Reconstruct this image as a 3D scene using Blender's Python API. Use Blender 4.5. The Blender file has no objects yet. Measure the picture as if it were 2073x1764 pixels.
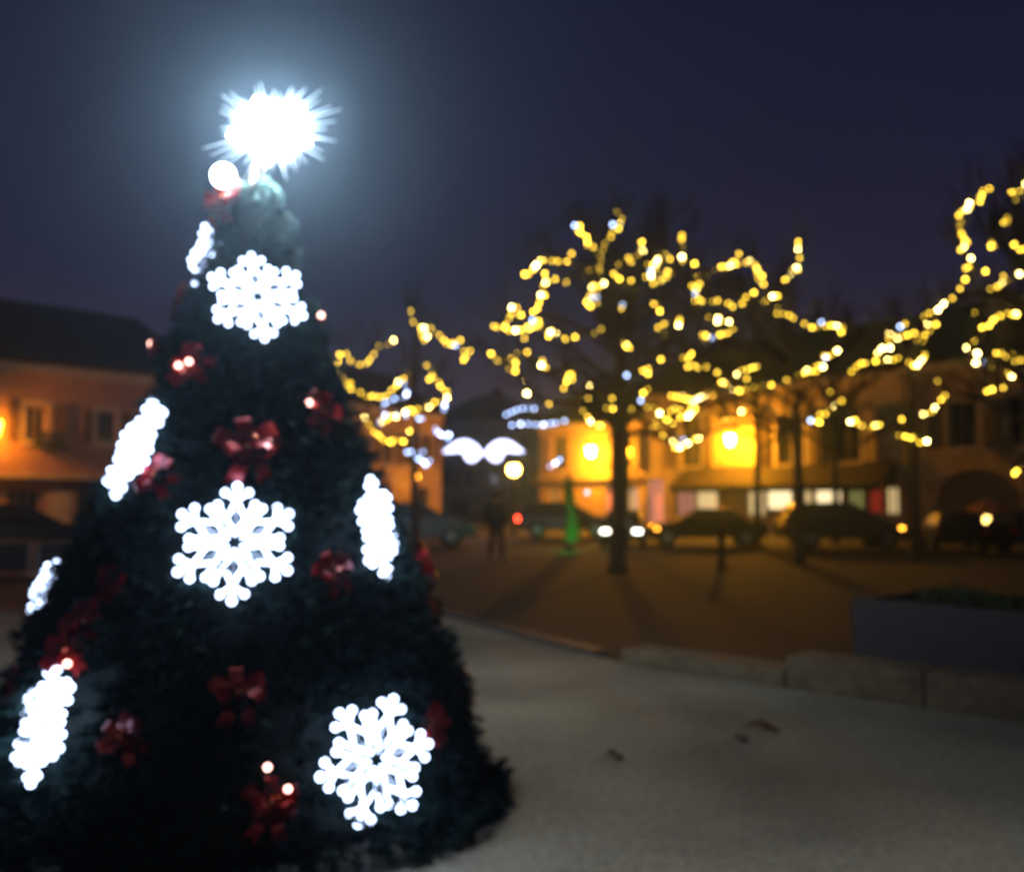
import bpy, bmesh, math, random
from mathutils import Vector, Matrix
R = math.radians
PI = math.pi
sc = bpy.context.scene
col = sc.collection
rnd = random.Random(7)

# ------------------------------------------------------------------ camera
FPX, CX, CY, EYE = 1900.0, 1036.5, 882.0, 1.55
TH = math.atan(128 / FPX)
cam = bpy.data.cameras.new('camera')
cam.sensor_fit = 'HORIZONTAL'; cam.sensor_width = 36; cam.lens = FPX / 2073 * 36
cam.clip_start = .05; cam.clip_end = 2000
cam.dof.use_dof = True; cam.dof.focus_distance = 1.1; cam.dof.aperture_fstop = 3.0
cam.dof.aperture_blades = 0
co = bpy.data.objects.new('camera', cam); col.objects.link(co)
co.location = (0, 0, EYE); co.rotation_euler = (PI / 2 + TH, 0, 0)
sc.camera = co

def ray(px, py):
    u, v = (px - CX) / FPX, (CY - py) / FPX
    return Vector((u, math.cos(TH) - v * math.sin(TH), math.sin(TH) + v * math.cos(TH)))
def at(px, py, D):
    d = ray(px, py); return Vector((0, 0, EYE)) + d * (D / d.y)
def gp(px, py, z=0.0):
    d = ray(px, py); return Vector((0, 0, EYE)) + d * ((z - EYE) / d.z)

# ------------------------------------------------------------------ materials
def newmat(name):
    m = bpy.data.materials.new(name); m.use_nodes = True
    nt = m.node_tree
    return m, nt, nt.nodes['Principled BSDF']
def mat(name, c, rough=.7, var=.25, scale=6, metal=0, bump=0, spec=.5, coat=0, detail=6):
    m, nt, b = newmat(name)
    b.inputs['Roughness'].default_value = rough; b.inputs['Metallic'].default_value = metal
    b.inputs['Specular IOR Level'].default_value = spec
    b.inputs['Coat Weight'].default_value = coat
    tc = nt.nodes.new('ShaderNodeTexCoord')
    n = nt.nodes.new('ShaderNodeTexNoise'); n.inputs['Scale'].default_value = scale; n.inputs['Detail'].default_value = detail
    nt.links.new(tc.outputs['Object'], n.inputs['Vector'])
    cr = nt.nodes.new('ShaderNodeValToRGB')
    lo = [x * (1 - var) for x in c]; hi = [min(1, x * (1 + var)) for x in c]
    cr.color_ramp.elements[0].position = .3; cr.color_ramp.elements[0].color = (*lo, 1)
    cr.color_ramp.elements[1].position = .7; cr.color_ramp.elements[1].color = (*hi, 1)
    nt.links.new(n.outputs['Fac'], cr.inputs['Fac']); nt.links.new(cr.outputs['Color'], b.inputs['Base Color'])
    if bump:
        bp = nt.nodes.new('ShaderNodeBump'); bp.inputs['Strength'].default_value = bump; bp.inputs['Distance'].default_value = .02
        nt.links.new(n.outputs['Fac'], bp.inputs['Height']); nt.links.new(bp.outputs['Normal'], b.inputs['Normal'])
    return m
def emis(name, c, s, sample=True):
    m, nt, b = newmat(name)
    b.inputs['Base Color'].default_value = (*[min(1, x * .6) for x in c], 1)
    b.inputs['Emission Color'].default_value = (*c, 1); b.inputs['Emission Strength'].default_value = s
    if not sample: m.cycles.emission_sampling = 'NONE'
    return m
def tile_mat(name, c):
    m, nt, b = newmat(name)
    tc = nt.nodes.new('ShaderNodeTexCoord'); w = nt.nodes.new('ShaderNodeTexBrick')
    w.inputs['Scale'].default_value = 3; w.inputs['Color1'].default_value = (*c, 1)
    w.inputs['Color2'].default_value = (*[x * .6 for x in c], 1); w.inputs['Mortar'].default_value = (.01, .01, .01, 1)
    nt.links.new(tc.outputs['Object'], w.inputs['Vector']); nt.links.new(w.outputs['Color'], b.inputs['Base Color'])
    b.inputs['Roughness'].default_value = .85
    return m
def ground_mat(name, c, c2, fine, rough=.85, stain=.35):
    m, nt, b = newmat(name); L = nt.links
    tc = nt.nodes.new('ShaderNodeTexCoord')
    def noise(s, d=8):
        n = nt.nodes.new('ShaderNodeTexNoise'); n.inputs['Scale'].default_value = s; n.inputs['Detail'].default_value = d
        L.new(tc.outputs['Object'], n.inputs['Vector']); return n
    a, bb, v = noise(fine), noise(.55), nt.nodes.new('ShaderNodeTexVoronoi')
    v.inputs['Scale'].default_value = fine * .45; L.new(tc.outputs['Object'], v.inputs['Vector'])
    r1 = nt.nodes.new('ShaderNodeValToRGB')
    r1.color_ramp.elements[0].color = (*c2, 1); r1.color_ramp.elements[1].color = (*c, 1)
    r1.color_ramp.elements[0].position = .35; r1.color_ramp.elements[1].position = .65
    L.new(a.outputs['Fac'], r1.inputs['Fac'])
    r2 = nt.nodes.new('ShaderNodeValToRGB')
    r2.color_ramp.elements[0].color = (1 - stain,) * 3 + (1,); r2.color_ramp.elements[1].color = (1, 1, 1, 1)
    r2.color_ramp.elements[0].position = .36; r2.color_ramp.elements[1].position = .6
    L.new(bb.outputs['Fac'], r2.inputs['Fac'])
    mx = nt.nodes.new('ShaderNodeMix'); mx.data_type = 'RGBA'; mx.blend_type = 'MULTIPLY'; mx.inputs[0].default_value = 1
    L.new(r1.outputs['Color'], mx.inputs[6]); L.new(r2.outputs['Color'], mx.inputs[7])
    L.new(mx.outputs[2], b.inputs['Base Color']); b.inputs['Roughness'].default_value = rough
    bp = nt.nodes.new('ShaderNodeBump'); bp.inputs['Strength'].default_value = .6; bp.inputs['Distance'].default_value = .012
    L.new(v.outputs['Distance'], bp.inputs['Height']); L.new(bp.outputs['Normal'], b.inputs['Normal'])
    return m

M = dict(
    ground=ground_mat('brown_gravel', (.042, .027, .015), (.021, .014, .008), 22),
    paving=ground_mat('pale_paving', (.40, .365, .27), (.25, .228, .165), 26, stain=.45),
    asphalt=ground_mat('asphalt', (.06, .057, .052), (.035, .033, .03), 30),
    pavement=ground_mat('pavement', (.2, .17, .13), (.13, .11, .085), 20),
    stone=mat('pale_stone', (.16, .13, .08), .85, .3, 9, bump=.5),
    planter=mat('slate_grey', (.05, .048, .058), .6, .2, 12, bump=.2),
    soil=mat('soil', (.05, .035, .025), .95, .4, 25, bump=.6),
    ochre=mat('ochre_render', (.50, .33, .15), .9, .2, 1.6, bump=.2),
    sand=mat('sand_render', (.47, .34, .19), .9, .2, 1.3, bump=.2),
    pink=mat('rose_render', (.46, .28, .2), .9, .15, 1.2, bump=.2),
    greyw=mat('grey_render', (.22, .19, .2), .9, .25, 1.1, bump=.2),
    cream=mat('cream_render', (.6, .5, .36), .85, .15, 3),
    roof=tile_mat('roof_tiles', (.045, .03, .026)),
    shutter=mat('brown_shutter', (.16, .10, .055), .6, .25, 14),
    frame=mat('painted_frame', (.3, .25, .18), .6, .15, 8),
    glass=mat('dark_glass', (.02, .02, .025), .06, .1, 3, spec=.6),
    carglass=mat('car_glass', (.02, .02, .025), .32, .1, 3, spec=.4),
    iron=mat('black_iron', (.02, .02, .02), .45, .3, 20, metal=.6),
    awning=mat('dark_awning', (.035, .022, .018), .8, .3, 5),
    bark=mat('bark', (.055, .04, .03), .9, .4, 14, bump=.8),
    twig=mat('twigs', (.06, .042, .034), .9, .3, 10),
    wire=mat('wire', (.02, .025, .02), .6, .1, 5),
    needles=mat('fir_needles', (.017, .040, .036), .8, .6, 16, spec=.15),
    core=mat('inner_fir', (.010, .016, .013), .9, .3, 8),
    leaf=mat('shrub_leaf', (.045, .07, .025), .6, .45, 10),
    dry=mat('dry_leaf', (.10, .05, .028), .7, .4, 30),
    wood=mat('oiled_wood', (.32, .17, .07), .55, .3, 10),
    panel=mat('dark_panel', (.03, .032, .04), .5, .2, 8),
    steel=mat('pale_steel', (.35, .35, .37), .4, .1, 10, metal=.5),
    ribbon=mat('red_foil_ribbon', (.42, .010, .014), .3, .3, 9, metal=.2, spec=.6),
    bell=mat('red_bauble', (.75, .20, .12), .12, .1, 4, metal=.9),
    coat=mat('dark_coat', (.018, .018, .026), .85, .3, 12),
    skin=mat('skin', (.45, .28, .2), .6, .1, 6),
    hair=mat('dark_hair', (.02, .014, .01), .6, .3, 30),
    jeans=mat('dark_trousers', (.015, .017, .024), .85, .3, 14),
    tyre=mat('tyre', (.015, .015, .015), .8, .2, 20),
    rim=mat('rim', (.25, .25, .26), .35, .1, 10, metal=.9),
    redlens=mat('red_lens', (.25, .01, .01), .2, .1, 5),
    clearlens=mat('clear_lens', (.4, .4, .4), .1, .1, 5),
    flakeframe=mat('white_frame', (.7, .72, .75), .4, .1, 5),
    posters=mat('poster_red', (.45, .03, .03), .5, .4, 2),
)
E = dict(
    star=emis('star_glow', (.88, .94, 1.0), 680),
    ray=emis('star_glare', (.62, .78, 1.0), .9, False),
    pinkbulb=emis('pink_glint', (1, .50, .42), 7, False),
    far=emis('sodium_far', (1, .42, .03), 26),
    ball=emis('ball_glow', (.85, .92, 1.0), 14),
    flake=emis('snowflake_led', (.54, .68, 1.0), 7.5),
    warm=[emis('warm_bulb_dim', (1, .62, .04), 8, False), emis('warm_bulb', (1, .62, .05), 18, False), emis('warm_bulb_bright', (1, .75, .22), 55, False)],
    cold=[emis('cold_bulb_dim', (.40, .56, 1), 6, False), emis('cold_bulb', (.42, .58, 1), 13, False), emis('cold_bulb_bright', (.5, .6, 1), 30, False)],
    scroll=emis('scroll_glow', (.62, .66, 1.0), 4.5),
    sodium=emis('sodium_lamp', (1, .37, .012), 1100),
    sodium_left=emis('sodium_lamp_left', (1, .29, .008), 150),
    sodium_small=emis('sodium_globe', (1, .50, .08), 60),
    shopw=emis('shop_light_warm', (1, .72, .33), .75),
    shopb=emis('shop_light_bright', (1, .78, .42), 1.6),
    shopo=emis('shop_light_orange', (1, .36, .07), .5),
    shopp=emis('shop_light_pink', (1, .45, .36), .32),
    shopg=emis('shop_light_green', (.62, .62, .2), .3),
    shopr=emis('shop_light_red', (1, .06, .03), .16),
    shopgrey=emis('shop_light_grey', (.6, .62, .5), .42),
    head=emis('headlight_glow', (1, .93, .82), 9, False),
    tail=emis('taillight_glow', (1, .05, .02), 14, False),
    amber=emis('amber_glow', (1, .40, .03), 12, False),
    green=emis('added_green_flood', (.06, 1, .16), 320),
)

# ------------------------------------------------------------------ mesh helpers
class MB:
    def __init__(s): s.v = []; s.f = []
    def quad(s, a, b, c, d):
        i = len(s.v); s.v += [tuple(a), tuple(b), tuple(c), tuple(d)]; s.f.append((i, i + 1, i + 2, i + 3))
    def poly(s, pts):
        i = len(s.v); s.v += [tuple(p) for p in pts]; s.f.append(tuple(range(i, i + len(pts))))
    def box(s, x0, x1, y0, y1, z0, z1):
        i = len(s.v)
        s.v += [(x0, y0, z0), (x1, y0, z0), (x1, y1, z0), (x0, y1, z0), (x0, y0, z1), (x1, y0, z1), (x1, y1, z1), (x0, y1, z1)]
        s.f += [tuple(i + k for k in q) for q in ((3, 2, 1, 0), (4, 5, 6, 7), (0, 1, 5, 4), (1, 2, 6, 5), (2, 3, 7, 6), (3, 0, 4, 7))]
    def tube(s, pts, rad, n=6, cap=True):
        pts = [Vector(p) for p in pts]; k = len(pts)
        if k < 2: return
        base = len(s.v); up = None
        for i, p in enumerate(pts):
            t = (pts[min(i + 1, k - 1)] - pts[max(i - 1, 0)])
            if t.length < 1e-7: t = Vector((0, 0, 1))
            t.normalize()
            if up is None:
                up = Vector((0, 0, 1)) if abs(t.z) < .9 else Vector((1, 0, 0))
            a = t.cross(up)
            if a.length < 1e-4: a = t.cross(Vector((.3, 1, .2)))
            a.normalize(); b = a.cross(t).normalized(); up = b
            r = rad[i] if hasattr(rad, '__len__') else rad
            for j in range(n):
                an = 2 * PI * j / n
                s.v.append(tuple(p + a * (math.cos(an) * r) + b * (math.sin(an) * r)))
        for i in range(k - 1):
            for j in range(n):
                s.f.append((base + i * n + j, base + i * n + (j + 1) % n, base + (i + 1) * n + (j + 1) % n, base + (i + 1) * n + j))
        if cap:
            s.f.append(tuple(base + j for j in range(n))[::-1]); s.f.append(tuple(base + (k - 1) * n + j for j in range(n)))
    def lathe(s, prof, n=20, cx=0, cy=0):
        base = len(s.v); k = len(prof)
        for r, z in prof:
            for j in range(n):
                a = 2 * PI * j / n; s.v.append((cx + r * math.cos(a), cy + r * math.sin(a), z))
        for i in range(k - 1):
            for j in range(n):
                s.f.append((base + i * n + j, base + i * n + (j + 1) % n, base + (i + 1) * n + (j + 1) % n, base + (i + 1) * n + j))
        s.f.append(tuple(base + j for j in range(n))[::-1]); s.f.append(tuple(base + (k - 1) * n + j for j in range(n)))
    def ball(s, c, r, n=10, m=6):
        base = len(s.v)
        for i in range(m + 1):
            ph = PI * i / m
            rr = max(r * math.sin(ph), r * .02)
            for j in range(n):
                a = 2 * PI * j / n; s.v.append((c[0] + rr * math.cos(a), c[1] + rr * math.sin(a), c[2] + r * math.cos(ph)))
        for i in range(m):
            for j in range(n):
                s.f.append((base + i * n + j, base + (i + 1) * n + j, base + (i + 1) * n + (j + 1) % n, base + i * n + (j + 1) % n))
    def mesh(s, name, smooth=False):
        me = bpy.data.meshes.new(name); me.from_pydata(s.v, [], s.f); me.update()
        if smooth: me.polygons.foreach_set('use_smooth', [True] * len(me.polygons))
        return me
    def build(s, name, m, parent=None, smooth=False, bevel=0):
        o = bpy.data.objects.new(name, s.mesh(name, smooth)); col.objects.link(o)
        o.data.materials.append(m)
        if parent: o.parent = parent
        if bevel:
            b = o.modifiers.new('bevel', 'BEVEL'); b.width = bevel; b.segments = 2; b.limit_method = 'ANGLE'
        return o
def tag(o, label=None, cat=None, group=None, kind=None):
    if label: o['label'] = label
    if cat: o['category'] = cat
    if group: o['group'] = group
    if kind: o['kind'] = kind
    return o
def empty(name, loc, rz=0, label=None, cat=None, group=None):
    o = bpy.data.objects.new(name, None); col.objects.link(o)
    o.location = loc; o.rotation_euler = (0, 0, rz); o.empty_display_size = .2
    return tag(o, label, cat, group)
def copy_tree(o, parent=None):
    c = o.copy(); col.objects.link(c)
    if parent: c.parent = parent
    for ch in list(o.children): copy_tree(ch, c)
    return c

# ------------------------------------------------------------------ world
w = bpy.data.worlds.new('World'); sc.world = w; w.use_nodes = True
nt = w.node_tree; bg = nt.nodes['Background']
sky = nt.nodes.new('ShaderNodeTexSky'); sky.sky_type = 'NISHITA'; sky.sun_disc = False
sky.sun_elevation = R(-5.5); sky.sun_rotation = R(200); sky.air_density = 1.6; sky.dust_density = 1; sky.ozone_density = 3
nt.links.new(sky.outputs['Color'], bg.inputs['Color']); bg.inputs['Strength'].default_value = .05
tc = nt.nodes.new('ShaderNodeTexCoord'); sx = nt.nodes.new('ShaderNodeSeparateXYZ')
nt.links.new(tc.outputs['Generated'], sx.inputs[0])
rp = nt.nodes.new('ShaderNodeValToRGB')
rp.color_ramp.elements[0].position = 0.0; rp.color_ramp.elements[0].color = (.056, .037, .052, 1)
rp.color_ramp.elements[1].position = .62; rp.color_ramp.elements[1].color = (.0045, .006, .020, 1)
e_ = rp.color_ramp.elements.new(.22); e_.color = (.016, .0145, .036, 1)
nt.links.new(sx.outputs['Z'], rp.inputs['Fac'])
bg2 = nt.nodes.new('ShaderNodeBackground'); bg2.inputs['Strength'].default_value = 1.0
nt.links.new(rp.outputs['Color'], bg2.inputs['Color'])
ad = nt.nodes.new('ShaderNodeAddShader')
nt.links.new(bg.outputs[0], ad.inputs[0]); nt.links.new(bg2.outputs[0], ad.inputs[1])
nt.links.new(ad.outputs[0], nt.nodes['World Output'].inputs['Surface'])

sc.view_settings.view_transform = 'Standard'; sc.view_settings.look = 'None'
sc.view_settings.exposure = 0; sc.view_settings.gamma = 1

# haze: thin volume added to spread a glow around the bright lamps
hz = MB(); hz.box(-200, 200, -150, 260, -1, 19)
hm = bpy.data.materials.new('glow_haze'); hm.use_nodes = True; hn = hm.node_tree; hn.nodes.clear()
ho = hn.nodes.new('ShaderNodeOutputMaterial'); pv = hn.nodes.new('ShaderNodeVolumePrincipled')
pv.inputs['Color'].default_value = (.48, .74, 1, 1); pv.inputs['Density'].default_value = .0025; pv.inputs['Anisotropy'].default_value = .86
hn.links.new(pv.outputs[0], ho.inputs['Volume'])
tag(hz.build('haze', hm), kind='stuff')

# ------------------------------------------------------------------ ground
g = MB(); g.quad((-195, -145, 0), (195, -145, 0), (195, 255, 0), (-195, 255, 0))
tag(g.build('ground', M['ground']), kind='structure')
pp = [gp(-700, 1240), gp(870, 1240), gp(1255, 1340), gp(1590, 1392), gp(2073, 1462), gp(2700, 1555)]
pl = [(p.x, p.y, .004) for p in pp] + [(16, -20, .004), (-24, -20, .004)]
pv_ = MB(); pv_.poly(pl[::-1]); tag(pv_.build('paving', M['paving']), kind='structure')
# kerb strip along the back edge of the paving
kb = MB()
for a, b in zip(pp[:3], pp[1:3]):
    d = (b - a).normalized(); n = Vector((-d.y, d.x, 0))
    for q in range(int((b - a).length / 1.0)):
        s0 = a + d * (q * 1.0 + .006); s1 = a + d * (q * 1.0 + .994)
        i = len(kb.v)
        for z in (0, .045):
            for p in (s0, s1, s1 + n * .18, s0 + n * .18): kb.v.append((p.x, p.y, z))
        kb.f += [tuple(i + k for k in f) for f in ((4, 5, 6, 7), (0, 1, 5, 4), (1, 2, 6, 5), (2, 3, 7, 6), (3, 0, 4, 7))]
tag(kb.build('kerb', M['planter']), kind='structure')

# facade line of the right-hand row
def row_pt(t): return Vector((19.1 - 9.1 * t, 35 + 10 * t, 0))
RD = (row_pt(1) - row_pt(0)).normalized(); RN = Vector((-RD.y, RD.x, 0))
if RN.y > 0: RN = -RN
def rowquad(t0, t1, o0, o1, z):
    a, b = row_pt(t0), row_pt(t1)
    return [(*(p + RN * o).xy, z) for p, o in ((a, o0), (b, o0), (b, o1), (a, o1))]
rd = MB(); q = rowquad(-1.5, 2.6, 2.6, 8.6, .004); rd.poly(q[::-1]); tag(rd.build('road', M['asphalt']), kind='structure')
pm = MB()
q0 = rowquad(-1.5, 2.6, 0, 2.6, 0); q1 = rowquad(-1.5, 2.6, 0, 2.6, .12)
i = len(pm.v); pm.v += q0 + q1
pm.f += [tuple(i + k for k in f) for f in ((4, 5, 6, 7), (0, 1, 5, 4), (1, 2, 6, 5), (2, 3, 7, 6), (3, 0, 4, 7))]
tag(pm.build('pavement', M['pavement']), kind='structure')

# ------------------------------------------------------------------ buildings
class Bld:
    """A facade from ground point A (left) to B (right) seen from the camera; local x along it, local y into the house."""
    def __init__(s, name, A, B, H, depth, wallm, label, base=0.0):
        s.A, s.B, s.H, s.W = A, B, H, (B - A).length
        d = (B - A).normalized(); s.d = d
        s.root = empty(name, (A.x, A.y, base), math.atan2(d.y, d.x), label, 'building')
        s.op = []; s.depth = depth; s.wm = wallm; s.arches = []
    def uv(s, px, py):
        r = ray(px, py); n = Vector((-s.d.y, s.d.x, 0))
        t = (s.A - Vector((0, 0, EYE))).dot(n) / r.dot(n)
        p = Vector((0, 0, EYE)) + r * t
        return (p - s.A).dot(s.d), p.z
    def rect(s, px0, px1, py0, py1):
        xm = (px0 + px1) / 2
        s0, _ = s.uv(px0, 900); s1, _ = s.uv(px1, 900)
        _, z1 = s.uv(xm, py0); _, z0 = s.uv(xm, py1)
        return s0, s1, z0, z1
    def opening(s, s0, s1, z0, z1): s.op.append((s0, s1, max(z0, .02), z1))
    def wall(s):
        W, H = s.W, s.H; D = s.depth; mb = MB()
        xs = sorted({0, W, *[o[0] for o in s.op], *[o[1] for o in s.op]}); zs = sorted({0, H, *[o[2] for o in s.op], *[o[3] for o in s.op]})
        for a, b in zip(xs, xs[1:]):
            for c, d in zip(zs, zs[1:]):
                mx, mz = (a + b) / 2, (c + d) / 2
                if any(o[0] < mx < o[1] and o[2] < mz < o[3] for o in s.op): continue
                mb.quad((a, 0, c), (b, 0, c), (b, 0, d), (a, 0, d))
        for x0, x1, z0, z1 in s.op:
            r = .28
            mb.quad((x0, 0, z0), (x0, r, z0), (x0, r, z1), (x0, 0, z1)); mb.quad((x1, 0, z1), (x1, r, z1), (x1, r, z0), (x1, 0, z0))
            mb.quad((x0, 0, z1), (x0, r, z1), (x1, r, z1), (x1, 0, z1)); mb.quad((x0, 0, z0), (x1, 0, z0), (x1, r, z0), (x0, r, z0))
        mb.quad((0, D, 0), (0, 0, 0), (0, 0, H), (0, D, H)); mb.quad((W, 0, 0), (W, D, 0), (W, D, H), (W, 0, H))
        mb.quad((W, D, 0), (0, D, 0), (0, D, H), (W, D, H))
        mb.build('wall', s.wm, s.root)
    def roof(s, rise, over=.45, hipL=False, hipR=False, m=None, hip=None):
        W, D, H = s.W, s.depth, s.H; mb = MB(); y0, y1 = -over, D + over; x0, x1 = -.1, W + .1
        hp = hip or D * .5; a = hp if hipR else 0; b = hp if hipL else 0
        e = H - .02 ; t = .16
        P = lambda x, y, z: (x, y, z)
        r0, r1 = P(x0 + b, D / 2, H + rise), P(x1 - a, D / 2, H + rise)
        c = [P(x0, y0, e), P(x1, y0, e), P(x1, y1, e), P(x0, y1, e)]
        u = [P(x, y, z + t) for x, y, z in c]
        mb.poly([u[0], u[1], r1, r0]); mb.poly([u[2], u[3], r0, r1]); mb.poly([u[1], u[2], r1]); mb.poly([u[3], u[0], r0])
        for k in range(4): mb.quad(c[k], c[(k + 1) % 4], u[(k + 1) % 4], u[k])
        mb.poly(c[::-1])
        s.rf = mb.build('roof', m or M['roof'], s.root); return s.rf
    def chimney(s, x, y, w, h):
        mb = MB(); mb.box(x, x + w, y, y + .6, s.H + .3, s.H + h); mb.box(x - .06, x + w + .06, y - .06, y + .66, s.H + h, s.H + h + .12)
        mb.box(x + w * .35, x + w * .65, y + .2, y + .4, s.H + h + .12, s.H + h + .4)
        mb.build('chimney', M['greyw'], s.rf)
    def band(s, name, z0, z1, out, m, x0=0, x1=None):
        mb = MB(); mb.box(x0, s.W if x1 is None else x1, -out, -.002, z0, z1); return mb.build(name, m, s.root)
    def window(s, s0, s1, z0, z1, pane=None, bars=(1, 2), sill=True, open_shut=None, surround=None, label=None):
        s.opening(s0, s1, z0, z1); z0 = max(z0, .02)
        f = MB(); t = .07
        f.box(s0, s0 + t, .1, .19, z0, z1); f.box(s1 - t, s1, .1, .19, z0, z1)
        f.box(s0 + t, s1 - t, .1, .19, z1 - t, z1); f.box(s0 + t, s1 - t, .1, .19, z0, z0 + t)
        for k in range(1, bars[0] + 1):
            x = s0 + (s1 - s0) * k / (bars[0] + 1); f.box(x - .03, x + .03, .105, .185, z0 + t, z1 - t)
        fo = f.build('window', M['frame'], s.root)
        p = MB(); p.box(s0 + .02, s1 - .02, .2, .26, z0 + .01, z1 - .01); po = p.build('pane', pane or M['glass'], fo)
        if label: fo['label'] = label
        if sill:
            k = MB(); k.box(s0 - .12, s1 + .12, -.14, -.003, z0 - .14, z0 - .01); k.build('sill', M['cream'], fo)
        if surround:
            k = MB(); wd = .16
            k.box(s0 - wd, s0 - .003, -.05, -.003, z0, z1 + wd); k.box(s1 + .003, s1 + wd, -.05, -.003, z0, z1 + wd); k.box(s0 - .003, s1 + .003, -.05, -.003, z1 + .003, z1 + wd)
            k.build('surround', surround, fo)
        if open_shut:
            w2 = (s1 - s0) * .5
            for side, ang in ((-1, open_shut[0]), (1, open_shut[1])):
                if ang is None: continue
                mb = MB(); mb.box(0, .06, -.045, 0, 0, z1 - z0); mb.box(w2 - .06, w2, -.045, 0, 0, z1 - z0)
                mb.box(.06, w2 - .06, -.045, 0, 0, .07); mb.box(.06, w2 - .06, -.045, 0, z1 - z0 - .07, z1 - z0)
                mb.box(.06, w2 - .06, -.02, -.01, .07, z1 - z0 - .07)
                nsl = 14
                for k in range(nsl):
                    z = .09 + (z1 - z0 - .18) * k / nsl; mb.box(.06, w2 - .06, -.04, -.02, z, z + .05)
                if side < 0:
                    mb.v = [(-x, y, z) for x, y, z in mb.v]; mb.f = [f_[::-1] for f_ in mb.f]
                o = mb.build('shutter', M['shutter'], s.root)
                o.location = (s0 - .2 if side < 0 else s1 + .2, -.06, z0)
                o.rotation_euler = (0, 0, R(ang) * (1 if side < 0 else -1))
        return fo

def lamp_lantern(P, wallP, glow, size=.2, label='', group=None):
    """old street lantern on a wall bracket: P lamp centre, wallP point on the wall"""
    root = empty('wall_lantern', wallP, 0, label, 'lamp', group)
    o = P - wallP
    b = MB(); b.tube([(0, 0, .35), (o.x * .5, o.y * .5, o.z + size * 2.6), (o.x, o.y, o.z + size * 2.3)], [.03, .025, .025], 6)
    b.tube([(0, 0, -.1), (o.x * .45, o.y * .45, o.z + size * 1.6), (o.x * .8, o.y * .8, o.z + size * 2.3)], .015, 5)
    b.build('bracket', M['iron'], root)
    c = MB(); c.lathe([(size * 1.25, o.z + size * 1.25), (size * .9, o.z + size * 1.6), (size * .25, o.z + size * 2.1), (.03, o.z + size * 2.4)], 8, o.x, o.y)
    c.build('cap', M['iron'], root)
    l = MB(); l.lathe([(size * .55, o.z - size), (size * .75, o.z - size * .3), (size, o.z + size * 1.0), (size * .9, o.z + size * 1.2)], 8, o.x, o.y)
    l.build('lantern', glow, root)
    return root

# ---- right-hand row : A (arch house), B (shop house), C (low house)
def row_px(px, off=0.0):
    # row line point under image column px
    r = ray(px, 1010); n = RN
    p0 = row_pt(0) + RN * off
    t = (p0 - Vector((0, 0, EYE))).dot(n) / r.dot(n)
    p = Vector((0, 0, EYE)) + r * t; return Vector((p.x, p.y, 0))
tA = row_px(1828); endR = row_pt(-1.35)
A = Bld('arch_house', tA, endR, 7.0, 9, M['ochre'], 'tall ochre house with a wide dark archway at the right edge of the square')
A.opening(*A.rect(1925, 1978, 815, 905)[:2], *A.rect(1925, 1978, 815, 905)[2:]); A.op.pop()
A.window(*A.rect(1922, 1980, 812, 905), bars=(1, 1), open_shut=(8, 8), surround=M['sand'])
A.window(*A.rect(2042, 2100, 800, 902), bars=(1, 1), open_shut=(8, 8), surround=M['sand'])
s0, s1, z0, z1 = A.rect(1893, 2062, 950, 1100)
A.opening(s0, s1, 0, z1)
# arch infill (spandrels) and the dark gate in it
sp = MB(); n = 16; ra = (s1 - s0) / 2; rise = min(ra, 1.15); zs = z1 - rise
for k in range(n):
    a0, a1 = PI * k / n, PI * (k + 1) / n
    xa, xb = (s0 + s1) / 2 - ra * math.cos(a0), (s0 + s1) / 2 - ra * math.cos(a1)
    za, zb = zs + rise * math.sin(a0), zs + rise * math.sin(a1)
    sp.quad((xa, .003, za), (xb, .003, zb), (xb, .003, z1), (xa, .003, z1)); sp.quad((xa, .003, za), (xa, .27, za), (xb, .27, zb), (xb, .003, zb))
sp.build('arch', M['ochre'], A.root)
gt = MB(); gt.box(s0, s1, .26, .3, .02, z1)
for k in range(1, 8): gt.box(s0 + (s1 - s0) * k / 8 - .04, s0 + (s1 - s0) * k / 8 + .04, .23, .258, .02, zs + .2)
gt.build('gate', M['shutter'], A.root)
A.wall(); A.roof(3.1); A.chimney(2.5, 2.2, .9, 2.7); A.chimney(9, 3, .9, 3)
A.band('cornice', 6.72, 6.96, .22, M['cream']); A.band('string_course', A.uv(1950, 918)[1] - .1, A.uv(1950, 918)[1] + .08, .08, M['sand'])
dp = MB(); dp.tube([(.25, -.1, .1), (.25, -.1, 6.7)], .06, 8); dp.build('downpipe', M['iron'], A.root)

tB = row_px(1300)
B = Bld('shop_house', tB, tA, 6.9, 9, M['sand'], 'lamp-lit yellow house with a long dark awning over shop windows')
for (x0, x1, y0, y1, sh) in ((1378, 1418, 842, 945, (25, 10)), (1572, 1628, 835, 940, (30, 8)), (1688, 1742, 828, 935, (12, 12))):
    B.window(*B.rect(x0, x1, y0, y1), bars=(1, 1), open_shut=sh, surround=M['cream'])
shops = [(1306, 1342, 968, 1060, 'shopp'), (1366, 1402, 983, 1045, 'shopp'), (1404, 1450, 983, 1040, 'shopw'), (1508, 1545, 985, 1045, 'shopw'), (1547, 1600, 985, 1032, 'shopb'),
         (1606, 1640, 984, 1030, 'shopw'), (1644, 1700, 983, 1025, 'shopb'), (1712, 1745, 985, 1030, 'shopg'), (1752, 1784, 985, 1040, 'shopr'), (1788, 1816, 984, 1042, 'shopw')]
for k, (x0, x1, y0, y1, e) in enumerate(shops):
    r_ = B.rect(x0, x1, y0, y1); B.window(r_[0], r_[1], max(r_[2], .3), r_[3], pane=E[e], bars=(k % 2, 0), sill=False)
B.wall(); B.roof(3.0); B.chimney(3, 2.5, .9, 2.8); B.chimney(9.5, 2.5, .8, 2.6)
B.band('cornice', 6.6, 6.86, .2, M['cream'])
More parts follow.
